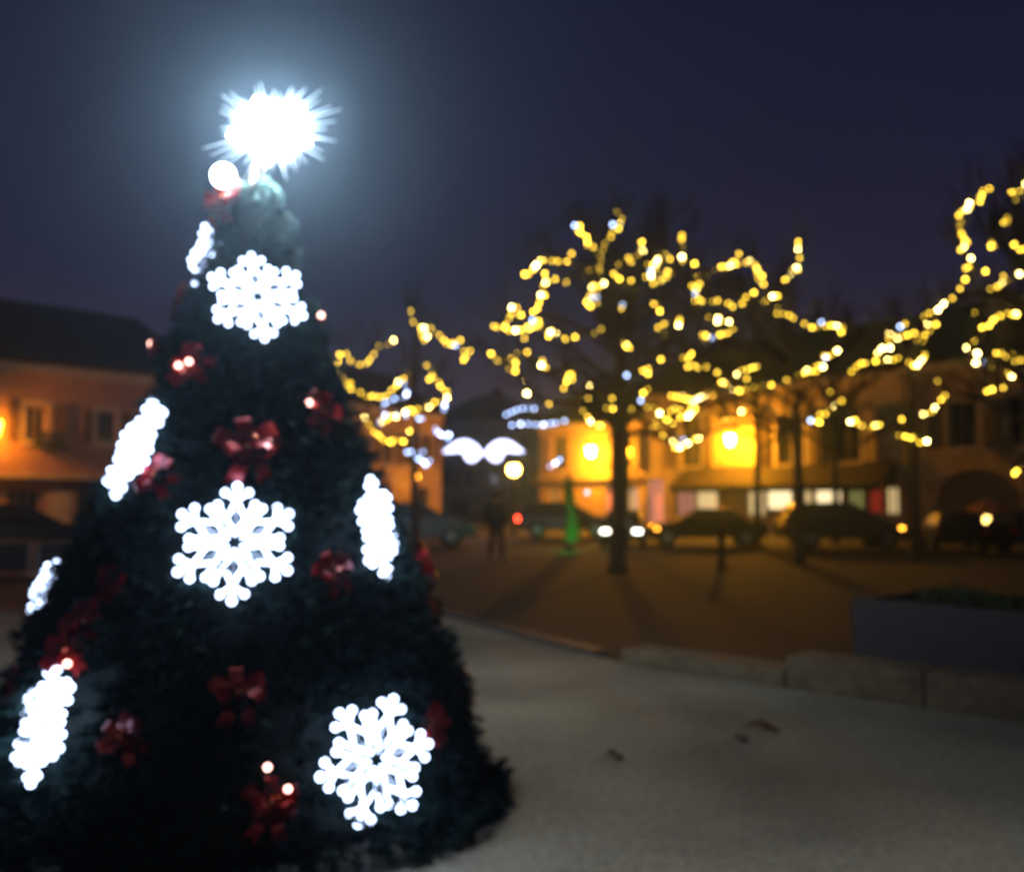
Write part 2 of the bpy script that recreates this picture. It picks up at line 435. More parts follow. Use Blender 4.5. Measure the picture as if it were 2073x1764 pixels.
aw = MB(); s0, _ = B.uv(1392, 900); s1, _ = B.uv(1812, 900)
za = B.uv(1600, 950)[1]; zb = B.uv(1600, 982)[1]
aw.quad((s0, -.01, za + .25), (s0, -1.5, zb), (s1, -1.5, zb), (s1, -.01, za + .25)); aw.quad((s0, -1.5, zb), (s0, -1.5, zb - .28), (s1, -1.5, zb - .28), (s1, -1.5, zb))
aw.poly([(s0, -.01, za + .25), (s0, -.01, zb), (s0, -1.5, zb)]); aw.poly([(s1, -.01, za + .25), (s1, -1.5, zb), (s1, -.01, zb)])
aw.build('awning', M['awning'], B.root)
B.band('fascia', za - .55, za + .2, .06, M['awning'], s0, s1)

tC = row_px(1092)
C = Bld('low_house', tC, tB, 5.75, 8, M['ochre'], 'low orange-lit house between the shop house and the end of the street')
C.window(*C.rect(1118, 1140, 885, 950), bars=(1, 1), open_shut=(20, 20))
C.window(*C.rect(1250, 1278, 880, 950), bars=(1, 1), open_shut=(30, 20))
for (x0, x1, y0, y1, e) in ((1112, 1128, 990, 1050, 'shopg'), (1222, 1252, 985, 1050, 'shopp'), (1262, 1290, 985, 1035, 'shopgrey')):
    r_ = C.rect(x0, x1, y0, y1); C.window(r_[0], r_[1], max(.3, r_[2]), r_[3], pane=E[e], bars=(1, 0), sill=False)
C.wall(); C.roof(2.6); C.chimney(3, 2.5, .8, 2.4)
C.band('cornice', 5.5, 5.7, .18, M['cream']); C.band('string_course', C.uv(1200, 967)[1] - .08, C.uv(1200, 967)[1] + .12, .3, M['sand'])

def wall_lamp_at(b, px, py, out, glow, label, size=.2):
    s, z = b.uv(px, py)
    # lamp sits 'out' metres in front of the facade; keep its image place
    r = ray(px, py); n = Vector((-b.d.y, b.d.x, 0))
    t = ((b.A - n * out) - Vector((0, 0, EYE))).dot(n) / r.dot(n); P = Vector((0, 0, EYE)) + r * t
    wp = P + n * (out - .02)
    return lamp_lantern(P, wp, glow, size, label, 'sodium wall lanterns')
wall_lamp_at(B, 1478, 892, 1.25, E['sodium'], 'glaring orange wall lantern on the shop house above the long awning', .2)
wall_lamp_at(C, 1196, 915, 1.25, E['sodium'], 'glaring orange wall lantern on the low house, above the green-lit shrub', .22)

# shopfront signs / posters beside the lit car
# ---- left house F
a_, b_ = Vector((-19.4, 26.15, 0)), Vector((-11.6, 34.82, 0))
F = Bld('corner_house', a_, b_, 6.0, 8, M['pink'], 'rose-coloured corner house with a hipped roof at the left edge of the square')
F.window(*F.rect(48, 92, 820, 892), bars=(1, 2), open_shut=(6, 6), surround=M['cream'])
F.window(*F.rect(-130, -90, 800, 885), bars=(1, 2), open_shut=(6, 6), surround=M['cream'])
F.window(*F.rect(196, 232, 832, 896), bars=(1, 2), open_shut=(6, 6), surround=M['cream'])
for (x0, x1) in ((18, 84), (160, 222), (-100, -30)):
    r_ = F.rect(x0, x1, 990, 1075); F.window(r_[0], r_[1], .3, r_[3], bars=(2, 0), sill=False)
r_ = F.rect(100, 145, 990, 1075); mbp = MB()
mbp.box(r_[0], r_[1], -.06, -.003, .3, r_[3]); mbp.build('shop_panel', M['cream'], F.root)
F.wall(); F.roof(2.75, hipR=True, hip=.7); F.chimney(2.5, 3, .9, 2.9)
F.band('cornice', 5.62, 5.92, .2, M['cream'])
zz = F.uv(60, 963)[1]; F.band('string_course', zz - .08, zz + .1, .12, M['cream']); F.band('fascia', zz - .5, zz - .085, .07, M['awning'])
fb = MB(); s_, z_ = F.uv(96, 900); fb.box(s_ - .5, s_ + .5, -.4, -.15, z_ - .12, z_ + .1)
for k in range(40):
    x = s_ + rnd.uniform(-.5, .5); y = rnd.uniform(-.42, -.14); z = z_ + rnd.uniform(.1, .32)
    fb.quad((x - .06, y, z), (x + .06, y + .03, z), (x + .05, y, z + .1), (x - .05, y + .02, z + .12))
fb.build('flower_box', M['leaf'], F.root)
wall_lamp_at(F, -12, 868, .75, E['sodium_left'], 'glaring orange wall lantern on the rose corner house', .2)

# ---- far left row E and end-of-street house D
a_, b_ = at(560, 1010, 44), at(893, 1010, 55); a_.z = b_.z = 0
Eh = Bld('far_terrace', a_, b_, 6.5, 8, M['ochre'], 'far orange-brown terrace half hidden behind the Christmas tree')
for x in (600, 650, 700, 742, 786, 826, 864):
    Eh.window(*Eh.rect(x - 9, x + 9, 880, 940), bars=(1, 1), open_shut=(8, 8))
for x in (690, 775, 850):
    r_ = Eh.rect(x - 18, x + 18, 985, 1050); Eh.window(r_[0], r_[1], .2, r_[3], bars=(1, 0), sill=False)
Eh.wall(); Eh.roof(2.7); Eh.chimney(6, 3, .9, 2.8); Eh.chimney(13, 3, .9, 2.6); Eh.band('cornice', 6.2, 6.42, .2, M['cream'])
a_, b_ = at(868, 1010, 76), at(1120, 1010, 76); a_.z = b_.z = 0
Dh = Bld('end_house', a_, b_, 8.0, 9, M['greyw'], 'dim purplish-grey house closing the far end of the street')
for x in (905, 950, 1000, 1060):
    for y in (880, 945):
        Dh.window(*Dh.rect(x - 9, x + 9, y, y + 42), bars=(1, 1), open_shut=(8, 8))
for x in (930, 1020):
    r_ = Dh.rect(x - 20, x + 20, 1010, 1060); Dh.window(r_[0], r_[1], .1, r_[3], bars=(1, 0), sill=False)
Dh.wall(); Dh.roof(2.6, hipL=True, hipR=True); Dh.chimney(5, 3, .9, 2.6); Dh.band('cornice', 7.7, 7.92, .2, M['greyw'])
# warm lantern lighting the far terrace
wall_lamp_at(Eh, 842, 968, .8, E['far'], 'small orange wall lantern on the far terrace', .16)

# globe lamp post
gl = at(1040, 950, 41)
lp = empty('street_lamp', (gl.x, gl.y, 0), 0, 'orange globe street lamp on a thin post in front of the end house', 'street lamp')
b = MB(); b.lathe([(.14, 0), (.12, .25), (.06, .4), (.045, gl.z - .35), (.09, gl.z - .28), (.1, gl.z - .22)], 10); b.build('post', M['iron'], lp)
b = MB(); b.ball((0, 0, gl.z), .26, 14, 8); b.build('globe', E['sodium_small'], lp, True)
b = MB(); b.lathe([(.2, gl.z + .2), (.12, gl.z + .3), (.02, gl.z + .38)], 10); b.build('cap', M['iron'], lp)

# ------------------------------------------------------------------ bulbs
bulbmesh = {}
def bulb_data(m, r):
    k = (m.name, round(r, 4))
    if k not in bulbmesh:
        bm = bmesh.new(); bmesh.ops.create_icosphere(bm, subdivisions=1, radius=r)
        me = bpy.data.meshes.new('bulb'); bm.to_mesh(me); bm.free(); me.materials.append(m); bulbmesh[k] = me
    return bulbmesh[k]

def R2(pts): return [(641.8 + x * .3715, 320.9 + y * .3714) for x, y in pts]
def R3(pts): return [(1347.8 + x * .3639, 320.9 + y * .3639) for x, y in pts]

T3 = [R2(p) for p in (
    [(510, 810), (525, 885), (560, 920), (605, 940)],
    [(445, 975), (375, 1010), (325, 1035), (265, 1110), (210, 1120), (165, 1070), (120, 1050)],
    [(555, 1080), (530, 1115), (470, 1190), (440, 1225), (390, 1275), (325, 1297), (260, 1287), (180, 1245), (145, 1205), (115, 1160), (112, 1120), (120, 1055)],
    [(560, 920), (580, 985), (655, 935), (670, 975), (745, 1020), (780, 990), (810, 1080), (840, 1040)],
    [(585, 1125), (620, 1165), (665, 1225), (710, 1275), (690, 1310)],
    [(690, 1310), (625, 1340), (540, 1360), (440, 1395), (365, 1430), (325, 1460)],
    [(520, 1480), (460, 1540), (380, 1545), (350, 1530), (310, 1490), (275, 1435), (260, 1400)])]
T3c = [R2(p) for p in (
    [(430, 1215), (490, 1240), (475, 1290), (415, 1310), (345, 1335)], [(330, 1460), (375, 1400), (470, 1390), (545, 1415), (605, 1410)],
    [(690, 1330), (685, 1380)], [(640, 1465), (675, 1500), (720, 1510)], [(500, 1590), (540, 1600), (610, 1590)], [(540, 1620), (560, 1655), (620, 1640)])]
T1u = [R2(p) for p in (
    [(1480, 560), (1540, 500), (1585, 445), (1640, 380), (1665, 335), (1630, 310), (1650, 250)],
    [(1590, 580), (1560, 590), (1530, 530), (1480, 490), (1475, 435), (1445, 395), (1440, 355)],
    [(1410, 580), (1380, 555), (1320, 540), (1265, 550), (1190, 575), (1165, 605), (1115, 685)],
    [(1550, 600), (1460, 640), (1400, 640), (1350, 680), (1290, 665), (1245, 690), (1235, 730), (1220, 795), (1170, 830), (1160, 900), (1100, 935), (1050, 935), (1020, 920), (960, 905)],
    [(960, 905), (1030, 880), (1065, 820), (1105, 815)],
    [(1420, 960), (1370, 985), (1310, 965), (1270, 940), (1190, 915), (1150, 905)],
    [(1575, 600), (1550, 660), (1540, 720), (1495, 705)], [(1530, 720), (1515, 790), (1500, 820)],
    [(1665, 530), (1690, 560), (1755, 525), (1780, 430)],
    [(1625, 685), (1690, 690), (1740, 660), (1800, 625), (1850, 550), (1890, 535), (1905, 510)],
    [(1805, 585), (1860, 590), (1920, 560), (2010, 545), (1980, 520), (1995, 400)],
    [(1650, 780), (1660, 815)], [(1810, 705), (1850, 700), (1880, 645), (1950, 620)], [(1840, 780), (1865, 805)], [(2060, 795), (2070, 730), (2050, 650)],
    [(1890, 965), (1860, 910), (1945, 905), (1990, 860)], [(1555, 935), (1565, 945)], [(1680, 1005), (1690, 1015)])]
T1l = [R2(p) for p in (
    [(1265, 1165), (1225, 1110), (1190, 1110), (1155, 1080), (1130, 1055), (1090, 1070), (1055, 1100), (1040, 1135), (975, 1080), (930, 1065)],
    [(1310, 1330), (1250, 1320), (1200, 1300), (1160, 1250), (1130, 1200), (1085, 1150), (1040, 1135)],
    [(1340, 1115), (1355, 1130), (1385, 1180), (1355, 1215)],
    [(1480, 1220), (1550, 1195), (1605, 1180), (1680, 1175), (1745, 1170), (1830, 1140), (1850, 1100), (1900, 1080)],
    [(1990, 1100), (2030, 1125), (2050, 1050)],
    [(1430, 1320), (1525, 1315), (1630, 1375), (1760, 1325), (1790, 1260), (1820, 1225), (1875, 1220)],
    [(1480, 1400), (1510, 1440), (1550, 1445)],
    [(1800, 1450), (1850, 1445), (1910, 1435), (2000, 1400), (2070, 1360)], [(1730, 1380), (1830, 1345), (1900, 1380), (1980, 1370)], [(1930, 1285), (1975, 1290), (2020, 1310), (2070, 1300)],
    [(1870, 1510), (1920, 1540), (1960, 1560), (2010, 1545), (2050, 1520)])]
T2u = [R3(p) for p in (
    [(660, 690), (690, 640), (730, 600), (740, 535), (740, 450)],
    [(145, 670), (215, 650), (310, 610), (390, 575), (420, 595), (475, 560)], [(545, 695), (520, 670), (515, 630), (490, 590)],
    [(190, 740), (170, 810), (245, 785), (340, 810), (380, 815), (430, 800), (470, 755), (510, 745)],
    [(525, 790), (580, 775), (640, 745)], [(480, 880), (550, 870), (600, 840), (680, 820), (710, 790)],
    [(600, 870), (680, 880), (755, 920), (885, 935), (985, 940), (975, 990)],
    [(90, 880), (60, 925)], [(215, 875), (350, 915), (360, 950), (290, 990), (230, 1010)], [(205, 965), (230, 1015)])]
T2l = [R3(p) for p in (
    [(140, 1140), (290, 1190), (330, 1260), (390, 1280), (460, 1275), (530, 1260), (590, 1250), (655, 1240), (735, 1205), (790, 1180), (830, 1165), (900, 1100), (940, 1075), (975, 1055)],
    [(400, 1195), (520, 1145)], [(165, 1070), (100, 1110), (130, 1150)],
    [(275, 1300), (235, 1320), (185, 1335), (125, 1345), (90, 1325), (45, 1305)], [(145, 1390), (85, 1440), (75, 1400), (10, 1410)],
    [(320, 1445), (395, 1435), (430, 1400)], [(190, 1540), (130, 1580), (60, 1590), (10, 1560)],
    [(830, 1250), (915, 1310), (930, 1370), (885, 1420), (835, 1460), (770, 1465)])]
T4 = [R3(p) for p in (
    [(1410, 1010), (1450, 990), (1510, 910), (1455, 940), (1440, 865), (1500, 850), (1550, 810), (1640, 760)],
    [(1410, 1010), (1370, 975), (1310, 995), (1240, 980), (1300, 930), (1350, 910)],
    [(1310, 1085), (1250, 1120), (1180, 1135), (1105, 1130), (1030, 1165), (1040, 1195)], [(1240, 990), (1195, 1050), (1165, 1090)],
    [(1340, 1135), (1385, 1145), (1450, 1085)],
    [(1510, 1220), (1555, 1280), (1550, 1325), (1520, 1375), (1440, 1415), (1390, 1435), (1330, 1450), (1260, 1440)],
    [(1190, 1470), (1120, 1500), (1060, 1460), (1000, 1480)], [(1290, 1530), (1370, 1545), (1400, 1575), (1440, 1580)])]
T5 = [R3(p) for p in (
    [(1640, 760), (1640, 700), (1720, 630), (1700, 580), (1670, 550), (1645, 505), (1650, 465), (1640, 375), (1615, 320), (1640, 290), (1690, 265), (1740, 230), (1765, 185), (1830, 170)],
    [(1910, 195), (1960, 220), (1990, 150), (2030, 90)], [(1910, 330), (1860, 350)], [(1830, 460), (1810, 500)], [(1950, 480), (1985, 500), (2040, 470)], [(1810, 735), (1920, 680), (1960, 645), (2060, 600)],
    [(1710, 850), (1710, 885)], [(1830, 1150), (1780, 1145), (1715, 1110), (1690, 1060), (1750, 1000), (1760, 950), (1820, 910), (1880, 870), (1960, 865), (2060, 850)],
    [(1850, 1050), (1895, 1090), (1990, 1110), (2080, 1130)], [(1910, 1190), (1980, 1215), (2060, 1200)], [(1785, 1285), (1870, 1280), (1905, 1315)],
    [(1945, 1700), (1935, 1745), (1990, 1720)])]

def smooth3(P, step=.12):
    out = []
    n = len(P)
    for i in range(n - 1):
        p0, p1, p2, p3 = P[max(i - 1, 0)], P[i], P[i + 1], P[min(i + 2, n - 1)]
        k = max(2, int((p2 - p1).length / step))
        for j in range(k):
            t = j / k
            out.append(.5 * ((2 * p1) + (p2 - p0) * t + (2 * p0 - 5 * p1 + 4 * p2 - p3) * t * t + (3 * p1 - p0 - 3 * p2 + p3) * t ** 3))
    out.append(P[-1]); return out

def light_tree(name, label, px, D, zfork, sets, spread, seed, trunk_r=.15, ntwig=260, wrap=.22):
    """bare tree whose limbs carry the lights; sets = [(polylines, string label, cold?)]"""
    rr = random.Random(seed)
    base = at(px, 1010, D); base.z = 0
    root = empty(name, base, 0, label, 'tree', 'bare trees wrapped in fairy lights')
    hub = Vector((base.x, base.y, zfork))
    tr = MB()
    pts = [base + Vector((0, 0, -.02)), base + Vector((0, 0, .18)), base + Vector((.02, 0, zfork * .5)), hub, hub + Vector((.04, .05, 1.1)), hub + Vector((-.05, 0, 2.2))]
    tr.tube([p - base for p in pts], [trunk_r * 1.5, trunk_r * 1.08, trunk_r * .95, trunk_r * .8, trunk_r * .5, trunk_r * .2], 9)
    tr.build('trunk', M['bark'], root, True)
    cr = MB(); allpaths = []; spots = []
    for polys, slabel, cold in sets:
        wires = []; bulbs = []
        for k, pl in enumerate(polys):
            d0 = rr.uniform(-spread, spread) * .8; d1 = d0 + rr.uniform(-.8, .8)
            P = [at(x, y, D + d0 + (d1 - d0) * i / max(1, len(pl) - 1) + rr.uniform(-.12, .12)) for i, (x, y) in enumerate(pl)]
            path = smooth3(P, .05)
            wires.append(path)
            if not cold:
                # the limb from the stem out to this string, then along it
                st = P[0]
                zt = max(zfork - .1, min(zfork + 2.0, st.z - .5)); a = Vector((base.x, base.y, zt))
                mid = a.lerp(st, .5) + Vector((0, 0, .18 * (st - a).length * (1 if st.z > zt else .6)))
                limb = smooth3([a, mid, st], .3)
                L = len(limb) + len(path); r0 = min(trunk_r * .42, .03 + .008 * len(path) ** .5)
                allp = limb + path[1:]
                cr.tube([p - base for p in allp], [max(.009, r0 * (1 - i / len(allp)) ** .8) for i in range(len(allp))], 5)
                allpaths.append(allp)
            # bulbs
            acc = rr.uniform(0, .1); gap = .135 * D / 21
            for p, q in zip(path, path[1:]):
                acc += (q - p).length
                if acc >= gap:
                    acc = 0; gap = rr.choice((.09, .11, .14, .18, .22)) * D / 21
                    bulbs.append(p + Vector((rr.uniform(-.035, .035), rr.uniform(-.03, .03), rr.uniform(-.035, .035))))
                    if rr.random() < wrap: bulbs.append(q + Vector((rr.gauss(0, .09), rr.gauss(0, .1), rr.gauss(0, .09))))
        sroot = empty('fairy_light_string', base, 0, slabel, 'light string', 'fairy light strings on the bare trees')
        wb = MB()
        for wv in wires: wb.tube([p - base + Vector((0, 0, -.02)) for p in wv[::2] + [wv[-1]]], .006, 4)
        if cold:
            for u, v in zip(wires, wires[1:]): wb.tube([u[-1] - base, (u[-1] + v[0]) * .5 - base - Vector((0, 0, .1)), v[0] - base], .006, 4)
        wb.build('wire', M['wire'], sroot)
        if len(bulbs) > 100: bulbs = [b_ for b_ in bulbs if rr.random() < 99 / len(bulbs)][:100]
        for b_ in bulbs:
            x = rr.random()
            if cold: m = E['cold'][0 if x < .5 else (1 if x < .85 else 2)]
            else:
                m = E['warm'][0 if x < .42 else (1 if x < .82 else 2)]
                if rr.random() < .03: m = E['cold'][1]
            o = bpy.data.objects.new('bulb', bulb_data(m, .036 * (D / 21) ** .5)); col.objects.link(o); o.parent = sroot; o.location = b_ - base
    # side twigs
    for k in range(ntwig):
        p_ = rr.choice(allpaths); i = rr.randrange(len(p_) // 4, len(p_) - 1)
        s_ = p_[i]; out = (s_ - hub); out.z = abs(out.z) * .6 + .5; out.normalize()
        d = (out + Vector((rr.uniform(-.8, .8), rr.uniform(-.8, .8), rr.uniform(-.3, .8)))).normalized()
        l = rr.uniform(.35, 1.1); q1 = s_ + d * l * .5 + Vector((0, 0, .05)); q2 = s_ + d * l + Vector((0, 0, rr.uniform(0, .25)))
        cr.tube([s_ - base, q1 - base, q2 - base], [.012, .009, .005], 4)
        for _ in range(2):
            d2 = (d + Vector((rr.uniform(-.8, .8), rr.uniform(-.8, .8), rr.uniform(-.2, .8)))).normalized()
            cr.tube([q1 - base, q1 + d2 * l * .5 - base], [.008, .004], 4)
    cr.build('crown', M['twig'], root)
    return root
light_tree('bare_tree', 'central bare tree crowned with dense yellow fairy lights, its dark trunk before the low house', 1250, 20.3, 3.0,
    [(T1u[:6], 'yellow fairy lights over the upper left crown of the central bare tree', False), (T1u[6:], 'yellow fairy lights over the upper right crown of the central bare tree', False), (T1l, 'yellow fairy lights on the low drooping boughs of the central bare tree', False)], 1.8, 1, .17, 420, .55)
light_tree('bare_tree', 'bare tree with looping yellow lights in front of the long dark awning', 1616, 22.6, 3.0,
    [(T2u, 'yellow fairy lights on the upper boughs of the tree before the awning', False), (T2l[:3], 'long sagging line of yellow lights before the shop house eaves', False), (T2l[3:], 'lowest loops of yellow lights on the tree before the awning', False)], 1.6, 2, .13, 300)
light_tree('bare_tree', 'small far bare tree with warm and bluish lights just right of the Christmas tree', 838, 27, 2.6,
    [(T3[:4], 'warm lights on the upper boughs of the small far tree right of the Christmas tree', False), (T3[4:], 'warm lights looped low on the small far tree right of the Christmas tree', False), (T3c, 'cold bluish lights on the small far tree right of the Christmas tree', True)], 1.3, 3, .12, 200)
light_tree('bare_tree', 'bare tree with low arcs of yellow lights in front of the arch house', 1852, 24, 3.0,
    [(T4, 'low arcs of yellow lights on the tree before the arch house', False)], 1.4, 4, .12, 200)
light_tree('bare_tree', 'bare tree with a tall ring of yellow lights, cut off by the right edge', 2130, 18, 2.9,
    [(T5[:6], 'tall ring of yellow lights above the roof line at the right edge', False), (T5[6:], 'low loops of yellow lights before the arch house at the right edge', False)], 1.4, 5, .15, 260)

# dark unlit trees behind
def dark_tree(px, D, top_py, half_px, seed, label):
    rr = random.Random(seed); base = at(px, 1010, D); base.z = 0; H = at(px, top_py, D).z; Wd = half_px / FPX * D
    root = empty('unlit_tree', base, 0, label, 'tree', 'unlit bare trees behind')
    t = MB(); t.tube([(0, 0, 0), (.05, 0, H * .3), (-.05, .1, H * .6), (.05, 0, H * .95)], [.14, .11, .07, .015], 8); t.build('trunk', M['bark'], root, True)
    c = MB()
    def grow(p, d, l, r, lev):
        q = p + d * l * .55 + Vector((rr.uniform(-.1, .1), rr.uniform(-.1, .1), .05)) * l; e = p + d * l + Vector((0, 0, .18 * l))
        c.tube([p, q, e], [r, r * .75, r * .4], 4 if lev else 5)
        if lev < 3:
            for k in range(5 if lev < 2 else 4):
                s_ = p.lerp(e, rr.uniform(.3, 1)); d2 = (d + Vector((rr.uniform(-.9, .9), rr.uniform(-.9, .9), rr.uniform(-.3, .8)))).normalized()
                grow(s_, d2, l * rr.uniform(.4, .62), r * .5, lev + 1)
    for k in range(15):
        a = 2.4 * k; z = H * (.3 + .5 * k / 15); f = 1 - .45 * k / 15
        d = Vector((math.cos(a), math.sin(a), .45 + .6 * k / 15)).normalized()
        grow(Vector((0, 0, z)), d, Wd * f * rr.uniform(.7, .9), .07, 0)
    c.build('crown', M['twig'], root)
dark_tree(1265, 30, 385, 250, 11, 'tallest unlit bare tree, its dark twigs rising behind the central lit tree')
dark_tree(1532, 32, 470, 160, 12, 'unlit bare tree behind the gap between the two middle lit trees')
dark_tree(1690, 33, 540, 110, 13, 'slim unlit bare tree against the sky above the shop house roof')
dark_tree(2085, 26, 330, 130, 14, 'unlit bare tree behind the ring of lights at the right edge')

# ------------------------------------------------------------------ street decorations
def cold_string(polys, D, label):
    pts0 = at(*polys[0][0], D); root = empty('cold_light_string', pts0, 0, label, 'light string', 'cold white light strings over the street'); wb = MB(); rr = random.Random(len(label))
    n = 0
    for pl in polys:
        P = smooth3([at(x, y, D + rr.uniform(-.3, .3)) for x, y in pl], .1); wb.tube([p - pts0 for p in P], .012, 4)
        acc = 0
        for p, q in zip(P, P[1:]):
            acc += (q - p).length
            if acc > .24:
                acc = rr.uniform(-.12, .1); o = bpy.data.objects.new('bulb', bulb_data(E['cold'][rr.choice((0, 1, 1, 2))], .05)); col.objects.link(o); o.parent = root; o.location = p - pts0
    # carrying cable to the houses either side
    lo = at(polys[0][0][0] - 40, polys[0][0][1] - 6, D) - pts0; hi = at(polys[-1][-1][0] + 60, polys[-1][-1][1] - 6, D) - pts0
    wb.tube([lo, Vector((0, 0, 0)), at(*polys[-1][-1], D) - pts0, hi], .012, 4)
    wb.build('wire', M['wire'], root)
cold_string([R2([(1020, 1400), (1050, 1385), (1100, 1365), (1150, 1360), (1210, 1365)]), R2([(1040, 1455), (1125, 1445), (1220, 1450), (1300, 1440), (1390, 1420)])], 38, 'cold white light string in two rows right above the glowing scroll motif')
cold_string([R2([(1190, 1580), (1200, 1582)]), R2([(1250, 1690), (1310, 1650), (1370, 1605)]), R2([(1452, 1798), (1490, 1840)])], 36, 'short cold white light string hanging beside the low house lantern')
# glowing scroll motif
cs = at(979, 908, 44); k_ = 44 / FPX
sm = empty('scroll_motif', cs, 0, 'white glowing double scroll motif hung across the far street', 'street light decoration')
for s_ in (-1, 1):
    up = [(2, 8), (14, -8), (32, -18), (52, -16), (68, -6), (82, 6)]
    low = [(60, 8), (48, 4), (40, 10), (36, 22), (24, 28), (14, 22), (6, 14)]
    mb = MB(); P = [Vector((x * s_ * k_, 0, -y * k_)) for x, y in up + low]
    n = len(P); th = .14
    mb.v = [(p.x, -th, p.z) for p in P] + [(p.x, th, p.z) for p in P]
    # fan from strips between upper and lower edge
    U, Lw = up, low[::-1]
    mb = MB(); segs = 12
    def lerp_poly(pl, t):
        f = t * (len(pl) - 1); i = min(int(f), len(pl) - 2); f -= i
        return pl[i][0] * (1 - f) + pl[i + 1][0] * f, pl[i][1] * (1 - f) + pl[i + 1][1] * f
    for i in range(segs):
        a0, a1 = lerp_poly(U, i / segs), lerp_poly(U, (i + 1) / segs); b0, b1 = lerp_poly(Lw + [(82, 7)], i / segs), lerp_poly(Lw + [(82, 7)], (i + 1) / segs)
        V = lambda p, y: (p[0] * s_ * k_, y, -p[1] * k_)
        mb.quad(V(a0, -th), V(a1, -th), V(b1, -th), V(b0, -th)); mb.quad(V(a0, th), V(b0, th), V(b1, th), V(a1, th))
        mb.quad(V(a0, -th), V(a0, th), V(a1, th), V(a1, -th)); mb.quad(V(b0, -th), V(b1, -th), V(b1, th), V(b0, th))
    mb.build('scroll', E['scroll'], sm)
cb = MB(); cb.tube([at(880, 880, 44) - cs, Vector((-1.9, 0, -.12)), Vector((0, 0, -.1)), Vector((1.9, 0, -.12)), at(1108, 872, 44) - cs], .02, 4); cb.build('cable', M['wire'], sm)

# ------------------------------------------------------------------ Christmas tree
AX, AY = (503 - CX) / FPX * 5.0, 5.0
PROF = [(.02, 1.15), (.10, 1.20), (.30, 1.13), (.48, 1.085), (.75, 1.01), (1.0, .925), (1.22, .84), (1.5, .73), (1.75, .61), (2.06, .475), (2.3, .395), (2.55, .31), (2.79, .215), (3.05, .17), (3.2, .11), (3.3, .03)]
def prof(z):
    if z <= PROF[0][0]: return PROF[0][1]
    for (a, r0), (b, r1) in zip(PROF, PROF[1:]):
        if a <= z <= b: return r0 + (r1 - r0) * (z - a) / (b - a)
    return 0.0
xt = empty('christmas_tree', (AX, AY, 0), 0, 'large decorated artificial fir in the left foreground with lit snowflakes and red bows', 'Christmas tree')
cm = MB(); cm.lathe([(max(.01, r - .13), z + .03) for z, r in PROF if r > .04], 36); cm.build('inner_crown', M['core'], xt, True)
tk = MB(); tk.lathe([(.09, 0), (.07, .4), (.05, 2.5), (.015, 3.36)], 10); tk.build('trunk', M['bark'], xt)
nd = MB(); rr = random.Random(3)
def tuft(P, out, size, nn):
    for _ in range(nn):
        d = (out + Vector((rr.uniform(-1, 1), rr.uniform(-1, 1), rr.uniform(-.9, .9))) * .85).normalized()
        s_ = d.cross(Vector((rr.uniform(-1, 1), rr.uniform(-1, 1), rr.uniform(-1, 1)))).normalized() * (.0042 + .003 * rr.random())
        l = size * rr.uniform(.6, 1.2); b0 = P + d * .005; e = P + d * l
        nd.quad(b0 - s_, b0 + s_, e + s_ * .5, e - s_ * .5)
zs_ = []
while len(zs_) < 5200:
    z = rr.uniform(.03, 3.27)
    if rr.random() < (prof(z) + .08) / 1.3: zs_.append(z)
for z in zs_:
    a = rr.uniform(0, 2 * PI); wob = 1 + .035 * math.sin(5 * a + 3 * z) + .03 * math.sin(11 * a - 7 * z)
    r = prof(z) * wob - rr.uniform(0, .09) - .035
    o = Vector((math.cos(a), math.sin(a), rr.uniform(-.35, .25)))
    P = Vector((math.cos(a) * r, math.sin(a) * r, z))
    # short sprig: stem with three tufts
    L = rr.uniform(.05, .12) * (.6 + .4 * min(1, prof(z)))
    nd.quad(P, P + Vector((0, 0, .006)), P + o * L + Vector((0, 0, .006)), P + o * L)
    for f in (.2, .6, 1.0): tuft(P + o * (L * f), o, .062, 6)
# longer bough tips that break the outline
for k in range(420):
    z = rr.uniform(.08, 3.1); a = rr.uniform(0, 2 * PI); r = prof(z) - .05; L = rr.uniform(.08, .17) * (.5 + .5 * min(1, prof(z)))
    o = Vector((math.cos(a), math.sin(a), rr.uniform(-.55, .15))); P = Vector((math.cos(a) * r, math.sin(a) * r, z))
    nd.quad(P, P + Vector((0, 0, .007)), P + o * L + Vector((0, 0, .004)), P + o * L)
    for f in (.3, .55, .8, 1.0): tuft(P + o * (L * f), o, .055, 7)
# drooping flare of boughs at the foot, on the right
for k in range(150):
    a = rr.uniform(-.75, .25); r = rr.uniform(1.16, 1.36); o = Vector((math.cos(a), math.sin(a), -.25))
    P = Vector((math.cos(a) * r, math.sin(a) * r, rr.uniform(.02, .12) + max(0, 1.3 - r) * .5)); tuft(P, o, .07, 14)
nd.build('foliage', M['needles'], xt)

def on_tree(px, py, off=0.03):
    o = Vector((0, 0, EYE)); d = ray(px, py); best = None
    t = 3.0
    while t < 6.2:
        p = o + d * t; rad = math.hypot(p.x - AX, p.y - AY) - prof(p.z) if p.z < 3.3 else math.hypot(p.x - AX, p.y - AY)
        if best is None or rad < best[0]: best = (rad, p.copy())
        if rad <= off: break
        t += .01
    p = best[1]; n = Vector((p.x - AX, p.y - AY, 0)); n.normalize()
    dz = .15; sl = (prof(max(.05, p.z - dz)) - prof(min(3.25, p.z + dz))) / (2 * dz)
    n.z = sl; n.normalize()
    return p, n
def basis(n, roll):
    up = Vector((0, 0, 1)); x = up.cross(n).normalized(); y = n.cross(x).normalized()
    c, s_ = math.cos(roll), math.sin(roll)
    x2 = x * c + y * s_; y2 = y * c - x * s_
    return Matrix((x2, y2, n)).transposed().to_4x4()

